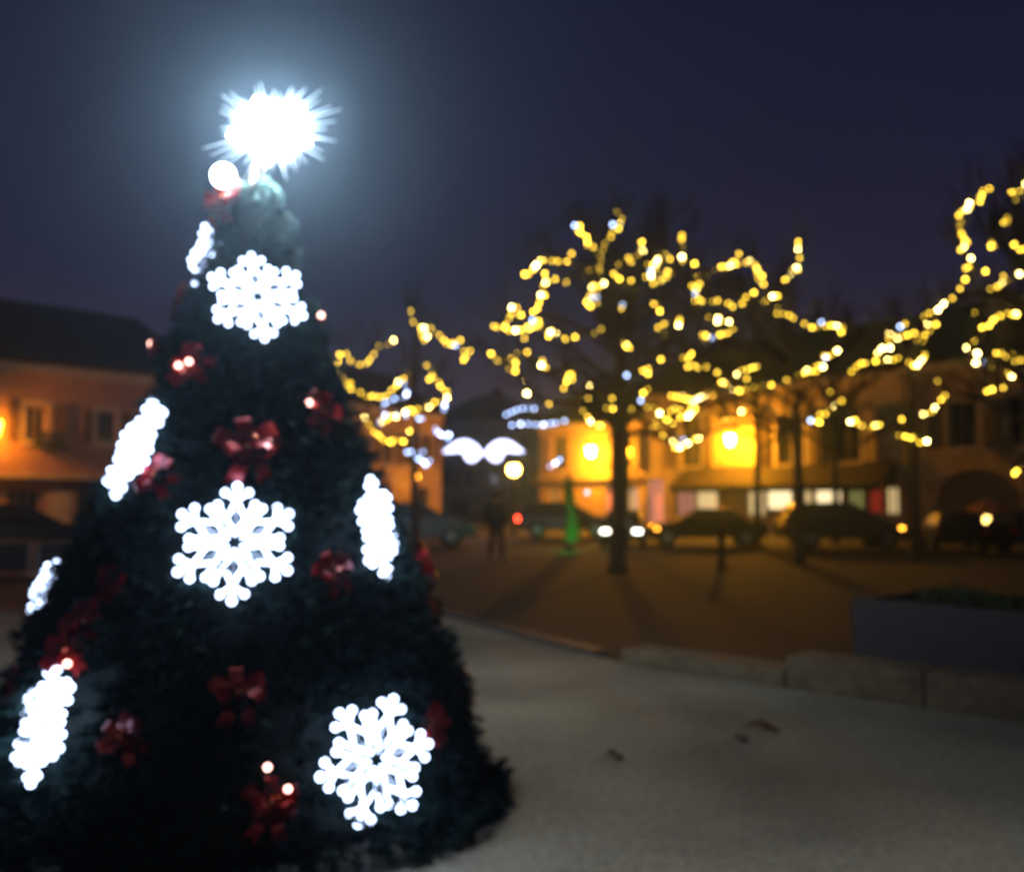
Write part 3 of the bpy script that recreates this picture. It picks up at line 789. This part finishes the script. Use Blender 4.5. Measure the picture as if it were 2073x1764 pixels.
# snowflake: local XY plane, +Z outwards, arm along +Y
RS = .285
def arm_mesh(core=False):
    mb = MB()
    def pth(*p, r=.0098): mb.tube([(x * RS, y * RS, 0) for x, y in p], r, 8)
    pth((0, .14), (.155, .42), (0, .74)); pth((0, .14), (-.155, .42), (0, .74)); pth((0, .74), (0, .99))
    for s_ in (-1, 1):
        pth((.155 * s_, .42), (.30 * s_, .66)); pth((0, .74), (.19 * s_, .88))
    for x, y, r in ((0, .99, .021), (.30, .66, .0195), (-.30, .66, .0195), (.19, .88, .0195), (-.19, .88, .0195), (0, .76, .015), (.155, .42, .013), (-.155, .42, .013), (0, .14, .009)):
        mb.ball((x * RS, y * RS, 0), r, 10, 6)
    return mb.mesh('arm', True)
armm = arm_mesh(); armm.materials.append(E['flake'])
def frame_mesh():
    mb = MB(); mb.tube([(.3 * RS * math.cos(a), .3 * RS * math.sin(a), -.022) for a in [2 * PI * k / 12 for k in range(13)]], .006, 6)
    for k in range(6):
        a = PI / 2 + k * PI / 3; mb.tube([(.28 * RS * math.cos(a + PI / 6), .28 * RS * math.sin(a + PI / 6), -.022), (.28 * RS * math.cos(a), .28 * RS * math.sin(a), -.024), (.97 * RS * math.cos(a), .97 * RS * math.sin(a), -.022)], .006, 6)
    return mb
def snowflake(px, py, roll, label, scale=1, off=.07, az=None, back=False, tilt=1.0):
    p, n = on_tree(px, py, off)
    if az is not None:
        c = math.atan2(-AY, -AX) + R(az); z = p.z; sl = n.z
        if back:
            z = at(px, py, AY + .3).z; rr_ = prof(z) + off; p = Vector((AX + math.cos(c) * rr_, AY + math.sin(c) * rr_, z))
        n = Vector((math.cos(c), math.sin(c), sl * tilt)).normalized()
    root = empty('lit_snowflake', (0, 0, 0), 0, label, 'light decoration', 'lit snowflakes on the Christmas tree')
    root.matrix_world = Matrix.Translation(p) @ basis(n, R(roll)) @ Matrix.Diagonal((scale, scale, scale, 1))
    frame_mesh().build('frame', M['flakeframe'], root)
    for k in range(6):
        o = bpy.data.objects.new('arm', armm); col.objects.link(o); o.parent = root; o.rotation_euler = (0, 0, k * PI / 3)
    return root
snowflake(522, 600, 7, 'white lit snowflake facing front near the top of the Christmas tree', .85)
snowflake(475, 1097, 0, 'white lit snowflake in the middle of the Christmas tree, one arm pointing straight up', .94)
snowflake(762, 1537, -24, 'white lit snowflake low on the front right of the Christmas tree', .94, az=20, tilt=.8)
snowflake(766, 1068, 8, 'narrow edge-turned lit snowflake on the right flank of the Christmas tree', .86, az=63, tilt=.35)
snowflake(272, 905, 12, 'slanting lit snowflake on the upper left flank of the Christmas tree', .9, az=-66)
snowflake(86, 1462, 15, 'slanting lit snowflake lowest on the left flank of the Christmas tree', scale=.86, az=-60)
snowflake(143, 1170, 25, 'lit snowflake seen edge-on at the middle of the left outline of the Christmas tree', .5, off=.13, az=-98, back=True)
snowflake(378, 545, 10, 'lit snowflake seen edge-on beside the top snowflake, at the left outline', .7, off=.04, az=-110, back=True)

# star on the top, slightly leaning
sp_ = at(552, 262, 4.85)
st = empty('tree_star', (0, 0, 0), 0, 'dazzling white star topping the Christmas tree', 'light decoration')
nrm = Vector((.35, -1, .05)).normalized()
st.matrix_world = Matrix.Translation(sp_) @ basis(nrm, R(30))
mb = MB(); n5 = []
for k in range(10):
    a = PI / 2 + k * PI / 5; r = .20 if k % 2 == 0 else .145; n5.append((1.18 * r * math.cos(a), .92 * r * math.sin(a)))
for k in range(10):
    a, b = n5[k], n5[(k + 1) % 10]
    mb.poly([(0, 0, .035), (*a, .008), (*b, .008)]); mb.poly([(0, 0, -.035), (*b, -.008), (*a, -.008)]); mb.quad((*a, .008), (*a, -.008), (*b, -.008), (*b, .008))
mb.build('star', E['star'], st)
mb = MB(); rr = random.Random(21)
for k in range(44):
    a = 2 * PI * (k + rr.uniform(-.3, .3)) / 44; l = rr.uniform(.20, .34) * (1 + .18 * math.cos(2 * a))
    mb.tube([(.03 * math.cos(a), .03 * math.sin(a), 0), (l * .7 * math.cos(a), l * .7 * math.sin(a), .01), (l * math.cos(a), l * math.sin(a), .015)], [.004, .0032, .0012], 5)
mb.build('ray', E['ray'], st)  # thin glowing rods added to imitate the glare fringe round the star
mb = MB(); mb.tube([Matrix.Identity(3) @ (st.matrix_world.inverted() @ Vector((AX, AY, 3.2))), (0, -.05, -.05)], .01, 6); mb.build('rod', M['iron'], st)
bp_ = at(452, 356, 4.82)
lb = empty('light_ball', bp_, 0, 'small round white glowing ball below the star on the Christmas tree', 'light decoration')
mb = MB(); mb.ball((0, 0, 0), .062, 14, 8); mb.build('globe', E['ball'], lb, True)
mb = MB(); mb.tube([(0, 0, -.05), (AX + .02 - bp_.x, AY - bp_.y, -.12)], .008, 6); mb.build('stem', M['iron'], lb)

# red bows
def ribbon(path, wdt, closed=False):
    """strip of ribbon along a 2D path in the xz plane, width along y, slightly thick"""
    mb = MB(); n = len(path)
    for i in range(n - 1):
        (x0, z0), (x1, z1) = path[i], path[i + 1]
        mb.quad((x0, -wdt, z0), (x1, -wdt, z1), (x1, wdt, z1), (x0, wdt, z0))
    return mb
def loop_mesh(L, h, wdt):
    path = []
    for k in range(17):
        t = k / 16; a = t * PI * 2
        path.append((L * .5 * (1 - math.cos(a)), h * math.sin(a) * (.35 + .65 * t) + .012))
    mb = ribbon(path, wdt); return mb.mesh('loop', True)
def tail_mesh(L, wdt):
    path = [(L * k / 8, .02 * math.sin(k * 1.3)) for k in range(9)]
    mb = ribbon(path, wdt)
    # forked end
    x, z = path[-1]; mb.poly([(x, -wdt, z), (x + .03, -wdt, z), (x, 0, z)]); mb.poly([(x, wdt, z), (x, 0, z), (x + .03, wdt, z)])
    return mb.mesh('tail', True)
lm, tm = loop_mesh(.125, .04, .03), tail_mesh(.14, .026)
for m_ in (lm, tm): m_.materials.append(M['ribbon'])
kn = MB(); kn.ball((0, 0, .03), .026, 10, 6); kn.ball((.028, .01, .04), .016, 10, 6); knm = kn.mesh('knot', True); knm.materials.append(M['bell'])
def bow_proto():
    r_ = empty('red_bow', (0, 0, 0), 0, 'x', 'ribbon bow', 'red bows on the Christmas tree')
    for k, a in enumerate((20, 95, 160, 205, 335)):
        o = bpy.data.objects.new('loop', lm); col.objects.link(o); o.parent = r_; o.rotation_euler = (R(rnd.uniform(-35, 35)), R(-22 - 10 * (k % 2)), R(a)); o.scale = (1, 1, 1) if k % 2 == 0 else (.85, .9, .9)
    for a in (250, 292):
        o = bpy.data.objects.new('tail', tm); col.objects.link(o); o.parent = r_; o.rotation_euler = (R(rnd.uniform(-20, 20)), R(-12), R(a))
    o = bpy.data.objects.new('knot', knm); col.objects.link(o); o.parent = r_
    return r_
BOWS = [
    (462, 412, 10, 1.15, 'red bow just under the glowing ball at the top of the Christmas tree'),
    (372, 606, 40, .7, 'small red bow at the left outline of the Christmas tree below two white lights'),
    (388, 745, 75, 1.0, 'glinting red bow on the upper left of the Christmas tree, above the slanting snowflake'),
    (646, 832, -30, .95, 'glinting red bow on the upper right outline of the Christmas tree'),
    (500, 905, 5, 1.3, 'large red bow in the centre of the Christmas tree, above the middle snowflake'),
    (322, 968, 60, .9, 'red bow beside the lower end of the upper left slanting snowflake'),
    (664, 1155, 20, .9, 'red bow between the middle snowflake and the edge-turned right snowflake'),
    (235, 1178, -15, .75, 'small red bow left of the middle snowflake'),
    (848, 1148, 35, 1.1, 'red bow at the right outline of the Christmas tree just below the edge-turned snowflake'),
    (866, 1246, -40, .75, 'small red bow on the right outline, below a larger bow'),
    (180, 1256, 25, .9, 'red bow at the left, upper one of the pair above the lowest left snowflake'),
    (146, 1312, 80, 1.1, 'red bow at the left, lower one of the pair, touching the lowest left snowflake'),
    (926, 1398, 15, 1.1, 'red bow at the lower right outline of the Christmas tree'),
    (482, 1396, 0, 1.0, 'dull red bow below the middle snowflake, wide and spread'),
    (252, 1488, 50, .85, 'dull red bow right of the lowest left snowflake'),
    (545, 1618, -8, 1.02, 'red bow with bright glints at the bottom of the Christmas tree'),
    (862, 1475, 30, 1.05, 'red bow tucked behind the right arms of the low front snowflake'),
    (44, 1392, -25, .9, 'red bow behind the left side of the lowest left snowflake'),
    (642, 648, 12, .55, 'tiny red bow at the right outline beside the top snowflake'),
    (316, 702, -12, .5, 'tiny red bow at the left outline above the glinting bow')]
proto = bow_proto()
for k, (px, py, roll, s_, lab) in enumerate(BOWS):
    o = proto if k == 0 else copy_tree(proto)
    p, n = on_tree(px, py, .02); o['label'] = lab
    o.matrix_world = Matrix.Translation(p) @ basis(n, R(roll)) @ Matrix.Diagonal((s_, s_, s_, 1))

# glowing pink beads added to stand in for glints on some bows
def bow_glint(lab, pts):
    b = next(o for o in col.objects if o.get('label', '').startswith(lab)); inv = b.matrix_world.inverted()
    for px, py in pts:
        p, n = on_tree(px, py, .05); o = bpy.data.objects.new('bulb', bulb_data(E['pinkbulb'], .017)); col.objects.link(o); o.parent = b; o.location = inv @ (p + n * .03)
        sc_ = 1 / b.matrix_world.to_scale().x; o.scale = (sc_,) * 3
bow_glint('glinting red bow on the upper left', [(370, 745), (390, 737)])
bow_glint('glinting red bow on the upper right', [(620, 820)])
bow_glint('red bow with bright glints', [(540, 1552), (580, 1596)])
bow_glint('tiny red bow at the right outline', [(640, 642)])
bow_glint('tiny red bow at the left outline', [(318, 700)])
bow_glint('red bow at the left, lower one', [(148, 1345)])

# ------------------------------------------------------------------ low stone wall and planter, right
w0, w1 = gp(1255, 1342), gp(1590, 1392); w2 = gp(2073, 1462); dW = (w2 - w1).normalized(); w3 = w2 + dW * 2.5
nW = Vector((-dW.y, dW.x, 0)); nW = nW if nW.y > 0 else -nW
def wblock(mb, a, b, h, t=.42):
    n = Vector((-(b - a).y, (b - a).x, 0)).normalized(); n = n if n.y > 0 else -n
    i = len(mb.v)
    for z in (0, h):
        for p in (a, b, b + n * t, a + n * t): mb.v.append((p.x, p.y, z))
    mb.f += [tuple(i + k for k in q) for q in ((3, 2, 1, 0), (4, 5, 6, 7), (0, 1, 5, 4), (1, 2, 6, 5), (2, 3, 7, 6), (3, 0, 4, 7))]
lw = MB(); dV = (w1 - w0).normalized()
cuts = [0, (w1 - w0).length]
for a, b in zip(cuts, cuts[1:]): wblock(lw, w0 + dV * (a + .008), w0 + dV * (b - .008), .14 + .03 * (a > .5))
Lm = (gp(1872, 1432) - w1).length
for a, b in ((0, Lm), (Lm, Lm * 2), (Lm * 2, Lm * 3), (Lm * 3, Lm * 4)): wblock(lw, w1 + dW * (a + .004), w1 + dW * (b - .004), .265)
tag(lw.build('stone_wall', M['stone'], bevel=.02), 'low pale stone block wall along the paving at the right', 'wall')
pa = at(1722, 1210, 8.7); pb = at(2073, 1226, 7.55); zt = pa.z; pa.z = pb.z = 0; dP = (pb - pa).normalized(); pb2 = pb + dP * 2.5
nP = Vector((-dP.y, dP.x, 0)); nP = nP if nP.y > 0 else -nP
ptr = empty('planter', pa, math.atan2(dP.y, dP.x), 'long slate-grey planter with low dark plants behind the stone wall', 'planter')
Lp = (pb2 - pa).length
mb = MB(); mb.box(0, Lp, 0, .09, 0, zt); mb.box(0, Lp, 1.11, 1.2, 0, zt); mb.box(0, .09, .09, 1.11, 0, zt); mb.box(Lp - .09, Lp, .09, 1.11, 0, zt)
mb.build('box', M['planter'], ptr, bevel=.012)
mb = MB(); mb.box(.09, Lp - .09, .09, 1.11, zt - .2, zt - .06); mb.build('soil', M['soil'], ptr)
mb = MB(); rr = random.Random(5)
for k in range(2600):
    x = rr.uniform(.5, Lp - .15); y = rr.uniform(.15, 1.05); h = .05 + .13 * max(0, math.sin(x * 2.3 + 1) * .5 + .5) * rr.random()
    p = Vector((x, y, zt - .05 + h)); a = Vector((rr.uniform(-1, 1), rr.uniform(-1, 1), rr.uniform(-.4, .8))).normalized() * .04; b = a.cross(Vector((rr.uniform(-1, 1), rr.uniform(-1, 1), 1))).normalized() * .018
    mb.quad(p - a, p + b, p + a, p - b)
mb.build('plants', M['leaf'], ptr)

# fallen leaves and a twig on the paving
def leaf(px, py, L, wd, rot, label, name='fallen_leaf', cat='leaf'):
    p = gp(px, py, .004); o = MB(); n = 8
    for i in range(n):
        t0, t1 = i / n, (i + 1) / n
        w0_, w1_ = math.sin(PI * min(.98, t0 + .02)) * wd, math.sin(PI * min(.98, t1 + .02)) * wd
        z0, z1 = .018 + .02 * math.sin(t0 * 5), .018 + .02 * math.sin(t1 * 5)
        for s_ in (-1, 1):
            o.quad((L * t0, 0, z0 - .008), (L * t1, 0, z1 - .008), (L * t1, s_ * w1_, z1 + .012), (L * t0, s_ * w0_, z0 + .012))
    o.tube([(-.06, .01, .012), (0, 0, .012)], .003, 5)
    ob = o.build(name, M['dry']); ob.location = p; ob.rotation_euler = (0, 0, rot); tag(ob, label, cat, 'dry leaves on the paving')
leaf(1228, 1536, .11, .05, .1, 'dark curled dry leaf on the paving, nearest to the Christmas tree')
leaf(1515, 1472, .22, .06, -.5, 'longest dry brown leaf on the paving, pointing towards the wall')
leaf(1488, 1502, .10, .04, .3, 'small dry leaf on the paving beside the longest one')

# ------------------------------------------------------------------ cars
def car(name, label, loc, rz, paint, kind='hatch', lights=None, s=1.0):
    root = empty(name, loc, rz, label, 'car', 'cars around the square'); root.scale = (s, s, s)
    hw = .86
    if kind == 'sedan': low = [(-2.2, .35), (-2.25, .62), (-2.15, .9), (-1.35, .97), (1.0, .95), (1.95, .78), (2.2, .58), (2.2, .32)]; cab = [(-1.55, .96), (-.95, 1.38), (.2, 1.42), (1.05, .94)]
    elif kind == 'van': low = [(-2.1, .35), (-2.12, .9), (-2.05, 1.05), (1.2, 1.02), (1.95, .88), (2.12, .6), (2.1, .32)]; cab = [(-2.05, 1.04), (-1.9, 1.75), (.75, 1.78), (1.45, 1.0)]
    else: low = [(-1.9, .35), (-1.95, .65), (-1.88, .95), (-1.0, .98), (1.0, .95), (1.75, .8), (1.98, .58), (1.96, .32)]; cab = [(-1.86, .96), (-1.5, 1.42), (.15, 1.46), (1.1, .94)]
    mb = MB()
    def ext(profile, w0, w1=None):
        n = len(profile); i = len(mb.v)
        zmin = min(z for _, z in profile); zmax = max(z for _, z in profile)
        for sg in (-1, 1):
            for x, z in profile:
                f = (z - zmin) / (zmax - zmin); ww = w0 + ((w1 or w0) - w0) * f; mb.v.append((x, sg * ww, z))
        mb.f.append(tuple(range(i, i + n))); mb.f.append(tuple(range(i + 2 * n - 1, i + n - 1, -1)))
        for k in range(n): mb.f.append((i + k, i + n + k, i + n + (k + 1) % n, i + (k + 1) % n))
    ext(low, hw * .98, hw * .94); ext(cab, hw * .90, hw * .70)
    mb.build('body', paint, root, bevel=.05)
    # windows proud of the cabin
    z0, z1 = cab[0][1] + .06, min(cab[1][1], cab[2][1]) - .07
    def cw(z): return hw * (.90 + (.70 - .90) * (z - .95) / (cab[2][1] - .95)) + .012
    def cx(z, a, b): return a[0] + (b[0] - a[0]) * (z - a[1]) / (b[1] - a[1])
    for sg in (-1, 1):
        for f0, f1 in ((.04, .48), (.52, .96)):
            xa0, xb0 = cx(z0, cab[0], cab[1]) + .05, cx(z0, cab[3], cab[2]) - .05; xa1, xb1 = cx(z1, cab[0], cab[1]) + .05, cx(z1, cab[3], cab[2]) - .05
            wd = MB(); y0, y1 = sg * cw(z0), sg * cw(z1); e = sg * .01
            q = [(xa0 + (xb0 - xa0) * f0, z0, y0), (xa0 + (xb0 - xa0) * f1, z0, y0), (xa1 + (xb1 - xa1) * f1, z1, y1), (xa1 + (xb1 - xa1) * f0, z1, y1)]
            wd.quad(*[(x, y + e, z) for x, z, y in q]); wd.build('window', M['carglass'], root)
    for a, b, dx, nm in ((cab[3], cab[2], .02, 'windscreen'), (cab[0], cab[1], -.02, 'rear_window')):
        wd = MB(); wd.quad((cx(z0, a, b) + dx, -cw(z0) + .1, z0), (cx(z0, a, b) + dx, cw(z0) - .1, z0), (cx(z1, a, b) + dx, cw(z1) - .1, z1), (cx(z1, a, b) + dx, -cw(z1) + .1, z1)); wd.build(nm, M['carglass'], root)
    xw = (low[-1][0] - .75, low[0][0] + .75)
    for x in xw:
        for sg in (-1, 1):
            wl = bpy.data.objects.new('wheel', tyre_me); col.objects.link(wl); wl.parent = root; wl.location = (x, sg * (hw - .08), .31)
            rm = bpy.data.objects.new('rim', rim_me); col.objects.link(rm); rm.parent = wl
            if sg < 0: rm.rotation_euler = (0, 0, PI)
    L = lights or {}
    for sg in (-1, 1):
        h = MB(); x = low[-2][0]; h.box(x - .16, x + .02, sg * .62 - .16, sg * .62 + .16, .58, .72); h.build('headlight', L.get('head', M['clearlens']), root, bevel=.02)
        t = MB(); x = low[1][0]; t.box(x - .02, x + .1, sg * .76 - .11, sg * .76 + .11, .68, .88); t.build('tail_light', L.get('tail', M['redlens']), root, bevel=.02)
        if 'side' in L:
            t = MB(); t.box(low[-2][0] - .42, low[-2][0] - .3, sg * .86 - .02, sg * .86 + .02, .62, .7); t.build('side_light', L['side'], root)
    bp = MB(); bp.box(low[-2][0] - .1, low[-2][0] + .04, -.8, .8, .34, .5); bp.build('bumper', M['tyre'], root, bevel=.03)
    return root
tb = MB(); tb.lathe([(.22, -.1), (.30, -.1), (.315, -.06), (.315, .06), (.30, .1), (.22, .1)], 20); tb.v = [(x, z, y) for x, y, z in tb.v]; tyre_me = tb.mesh('wheel', True); tyre_me.materials.append(M['tyre'])
tb = MB(); tb.lathe([(.20, .085), (.19, .115), (.05, .125)], 14)
tb.v = [(x, z, y) for x, y, z in tb.v]; rim_me = tb.mesh('rim'); rim_me.materials.append(M['rim'])
def paint(nm, c): return mat(nm, c, .25, .05, 3, metal=.1, coat=0, spec=.25)
black, navy, silver, grey = paint('black_paint', (.012, .012, .014)), paint('navy_paint', (.015, .02, .04)), paint('silver_paint', (.12, .14, .18)), paint('grey_paint', (.05, .05, .055))
ang = math.atan2(RD.y, RD.x)
def carpos(px, D): p = at(px, 1010, D); return (p.x, p.y, .004)
car('parked_car', 'black parked saloon in front of the lit shop windows, left one of two', carpos(1425, 31.5), PI - .08, black, 'sedan', {'side': E['amber']}, .88)
car('parked_car', 'dark grey parked car in front of the lit shop windows, right one of two', carpos(1700, 30), -.06, grey, 'hatch', {'side': E['amber']}, 1.0)
car('parked_car', 'black people carrier parked before the archway', carpos(1925, 28.5), R(75), black, 'hatch', None, .82)
car('parked_car', 'navy parked car cut off by the right edge', carpos(2120, 27.5), R(10), navy, 'hatch', None, .85)
car('facing_car', 'car facing the square with both white headlights on, by the central trunk', carpos(1263, 31.5), R(-100), grey, 'hatch', {'head': E['head']}, .82)
car('leaving_car', 'dark car with a bright red tail light beside the walking person', carpos(1146, 38), R(-4), black, 'hatch', {'tail': E['tail']})
car('parked_car', 'pale silver parked car half hidden by the right side of the Christmas tree', carpos(838, 31), R(8), silver, 'hatch')
car('parked_car', 'black parked car in front of the rose corner house', carpos(25, 25), R(35), black, 'hatch')

# ------------------------------------------------------------------ person
def person(px, D, label):
    p = at(px, 1010, D); root = empty('person', (p.x, p.y, 0), R(15), label, 'person'); root.scale = (.97,) * 3
    V = [((0, 0, .96), .135), ((0, 0, 1.15), .14), ((0, .01, 1.36), .165), ((0, 0, 1.47), .07), ((0, -.02, 1.55), .06), ((0, -.03, 1.63), .085), ((0, -.02, 1.71), .07),
         ((.19, 0, 1.40), .068), ((.25, .06, 1.14), .052), ((.24, -.04, .92), .04), ((.24, -.07, .83), .035),
         ((-.19, 0, 1.40), .068), ((-.25, -.02, 1.13), .052), ((-.25, -.12, .92), .04), ((-.25, -.15, .83), .035),
         ((.1, 0, .88), .10), ((.11, -.12, .49), .068), ((.11, -.14, .09), .045), ((.12, -.28, .05), .04),
         ((-.1, 0, .88), .10), ((-.11, .03, .49), .068), ((-.11, .22, .12), .045), ((-.12, .12, .05), .04)]
    Eg = [(0, 1), (1, 2), (2, 3), (3, 4), (4, 5), (5, 6), (2, 7), (7, 8), (8, 9), (9, 10), (2, 11), (11, 12), (12, 13), (13, 14), (0, 15), (15, 16), (16, 17), (17, 18), (0, 19), (19, 20), (20, 21), (21, 22)]
    def skin(name, vs, es, m, grow=0, sub=2):
        me = bpy.data.meshes.new(name); me.from_pydata([v for v, _ in vs], es, []); o = bpy.data.objects.new(name, me); col.objects.link(o); o.parent = root
        sk = o.modifiers.new('skin', 'SKIN'); ss = o.modifiers.new('sub', 'SUBSURF'); ss.levels = sub; ss.render_levels = sub
        for i, (_, r_) in enumerate(vs): me.skin_vertices[0].data[i].radius = (r_ + grow, r_ + grow)
        me.skin_vertices[0].data[0].use_root = True; me.materials.append(m); return o
    # fingers are chains of the same body
    for base_i, sx in ((10, 1), (14, -1)):
        b = Vector(V[base_i][0])
        for j in range(4):
            i0 = len(V); V.append(((b.x + sx * .004, b.y - .03 + .02 * j, b.z - .05), .009)); V.append(((b.x - sx * .006, b.y - .032 + .021 * j, b.z - .10 - .008 * (j in (1, 2))), .008)); Eg.extend([(base_i, i0), (i0, i0 + 1)])
        i0 = len(V); V.append(((b.x - sx * .01, b.y - .05, b.z - .02), .010)); Eg.append((base_i, i0))
    skin('body', V, Eg, M['skin'])
    cv = [((0, 0, .98), .20), ((0, 0, 1.15), .16), ((0, .01, 1.36), .185), ((0, 0, 1.48), .085), ((.19, 0, 1.40), .088), ((.25, .06, 1.14), .072), ((.24, -.04, .90), .058), ((-.19, 0, 1.40), .088), ((-.25, -.02, 1.13), .072), ((-.25, -.12, .90), .058), ((0, 0, .74), .22)]
    skin('coat', cv, [(0, 1), (1, 2), (2, 3), (2, 4), (4, 5), (5, 6), (2, 7), (7, 8), (8, 9), (0, 10)], M['coat'])
    tv = [((0, 0, .95), .12), ((.1, 0, .88), .115), ((.11, -.12, .49), .082), ((.11, -.14, .09), .062), ((-.1, 0, .88), .115), ((-.11, .03, .49), .082), ((-.11, .22, .12), .062)]
    skin('trousers', tv, [(0, 1), (1, 2), (2, 3), (0, 4), (4, 5), (5, 6)], M['jeans'])
    hr = MB(); hr.ball((0, .01, 1.69), .112, 14, 8); hr.v = [(x, y + (.02 if z < 1.66 else 0), max(z, 1.60)) for x, y, z in hr.v]; hr.build('hair', M['hair'], root, True)
    for sx in (-1, 1):
        q = MB(); q.ball((sx * .12, -.21 if sx > 0 else .15, .05), .06, 10, 6); q.v = [(x, y + (y - (-.21 if sx > 0 else .15)) * 1.0, max(.0, z)) for x, y, z in q.v]; q.build('shoe', M['tyre'], root, True)
person(1005, 23.6, 'person in a long dark coat walking beyond the Christmas tree')

# ------------------------------------------------------------------ small things
p = at(1459, 1010, 21)
bo = empty('bollard', (p.x, p.y, 0), 0, 'short dark iron bollard on the gravel before the left black saloon', 'bollard')
mb = MB(); mb.lathe([(.12, 0), (.12, .08), (.085, .12), (.075, .78), (.1, .80), (.1, .84)], 14); mb.build('post', M['iron'], bo, True)
mb = MB(); mb.lathe([(.085, .84), (.1, .9), (.07, .98), (.01, 1.0)], 14); mb.build('cap', M['iron'], bo, True)
# slim conifer in green light
p = at(1155, 1010, 29)
cf = empty('slim_conifer', (p.x, p.y, 0), 0, 'slim upright conifer washed in green light', 'tree')
mb = MB(); mb.tube([(0, 0, 0), (0, 0, 2)], [.05, .02], 6); mb.build('trunk', M['bark'], cf)
mb = MB(); rr = random.Random(8)
for k in range(2600):
    z = rr.uniform(.25, 2.3); r = (.28 * min(1, (2.4 - z) / 1.0) * (.75 + .25 * math.sin(z * 4))) * rr.uniform(.6, 1); a = rr.uniform(0, 2 * PI)
    c = Vector((r * math.cos(a) + .06 * math.sin(z * 2.5), r * math.sin(a), z)); d = Vector((math.cos(a) * .4, math.sin(a) * .4, 1)).normalized() * .07; s_ = Vector((-math.sin(a), math.cos(a), rr.uniform(-.4, .4))) * .025
    mb.quad(c - s_, c + s_, c + d + s_ * .3, c + d - s_ * .3)
mb.build('crown', mat('conifer_leaf', (.07, .14, .05), .6, .4, 8), cf)
fl = empty('floodlight', (p.x - .15, p.y - 1.5, 0), 0, 'added green floodlight on the ground at the foot of the slim conifer', 'lamp')  # added source, turned out of view, that washes the conifer green
mb = MB(); mb.box(-.12, .12, -.1, .02, .02, .2); mb.box(-.02, .02, -.06, -.02, 0, .03); mb.build('housing', M['iron'], fl)
mb = MB(); mb.quad((-.1, .024, .05), (-.1, .024, .18), (.1, .024, .18), (.1, .024, .05)); mb.build('lamp', E['green'], fl)
# terrace barriers left
for k, (x0, x1, lab) in enumerate(((-70, 62, 'dark terrace barrier panel with a wooden top rail, cut by the left edge'), (72, 168, 'dark terrace barrier panel with a wooden top rail, beside the Christmas tree'))):
    a, b = gp(x0, 1165), gp(x1, 1163); d = b - a
    r_ = empty('terrace_barrier', a, math.atan2(d.y, d.x), lab, 'barrier', 'terrace barriers'); L = d.length
    mb = MB(); mb.box(.06, L - .06, -.015, .015, .08, .62); mb.build('panel', M['panel'], r_)
    for x in (0, L - .05):
        mb = MB(); mb.box(x, x + .05, -.025, .025, 0, .66); mb.box(x - .05, x + .1, -.15, .15, 0, .02); mb.build('post', M['steel'], r_)
    mb = MB(); mb.box(-.02, L + .02, -.06, .06, .66, .70); mb.build('rail', M['wood'], r_)
# glowing lantern and a small orange parasol in front of the archway
p = at(2000, 1010, 30.5)
ps = empty('parasol', (p.x, p.y, 0), 0, 'small orange parasol in front of the archway', 'parasol')
mb = MB(); mb.lathe([(.18, 0), (.18, .05), (.03, .07), (.025, 1.55)], 10); mb.build('pole', M['iron'], ps)
mb = MB(); mb.lathe([(.72, 1.12), (.55, 1.32), (.05, 1.55)], 8); mb.build('canopy', mat('orange_canvas', (.6, .2, .06), .8, .1, 6), ps)
p = at(1998, 1052, 29.8)
tl = empty('table_lantern', (p.x, p.y, 0), 0, 'small yellow lantern on a post under the orange parasol', 'lamp')
mb = MB(); mb.lathe([(.15, 0), (.13, .04), (.03, .06), (.03, p.z - .1)], 8); mb.build('stand', M['iron'], tl)
mb = MB(); mb.lathe([(.09, p.z - .1), (.11, p.z), (.08, p.z + .12)], 8); mb.build('lantern', emis('lantern_glow', (1, .62, .15), 9), tl)
mb = MB(); mb.lathe([(.1, p.z + .121), (.02, p.z + .2)], 8); mb.build('cap', M['iron'], tl)

# ------------------------------------------------------------------ render settings
cy = sc.cycles
cy.use_denoising = True
try: cy.denoiser = 'OPENIMAGEDENOISE'
except Exception: pass
cy.max_bounces = 5; cy.diffuse_bounces = 3; cy.glossy_bounces = 3; cy.volume_bounces = 0; cy.transmission_bounces = 2
cy.sample_clamp_indirect = 4; cy.use_light_tree = True; cy.caustics_reflective = False; cy.caustics_refractive = False
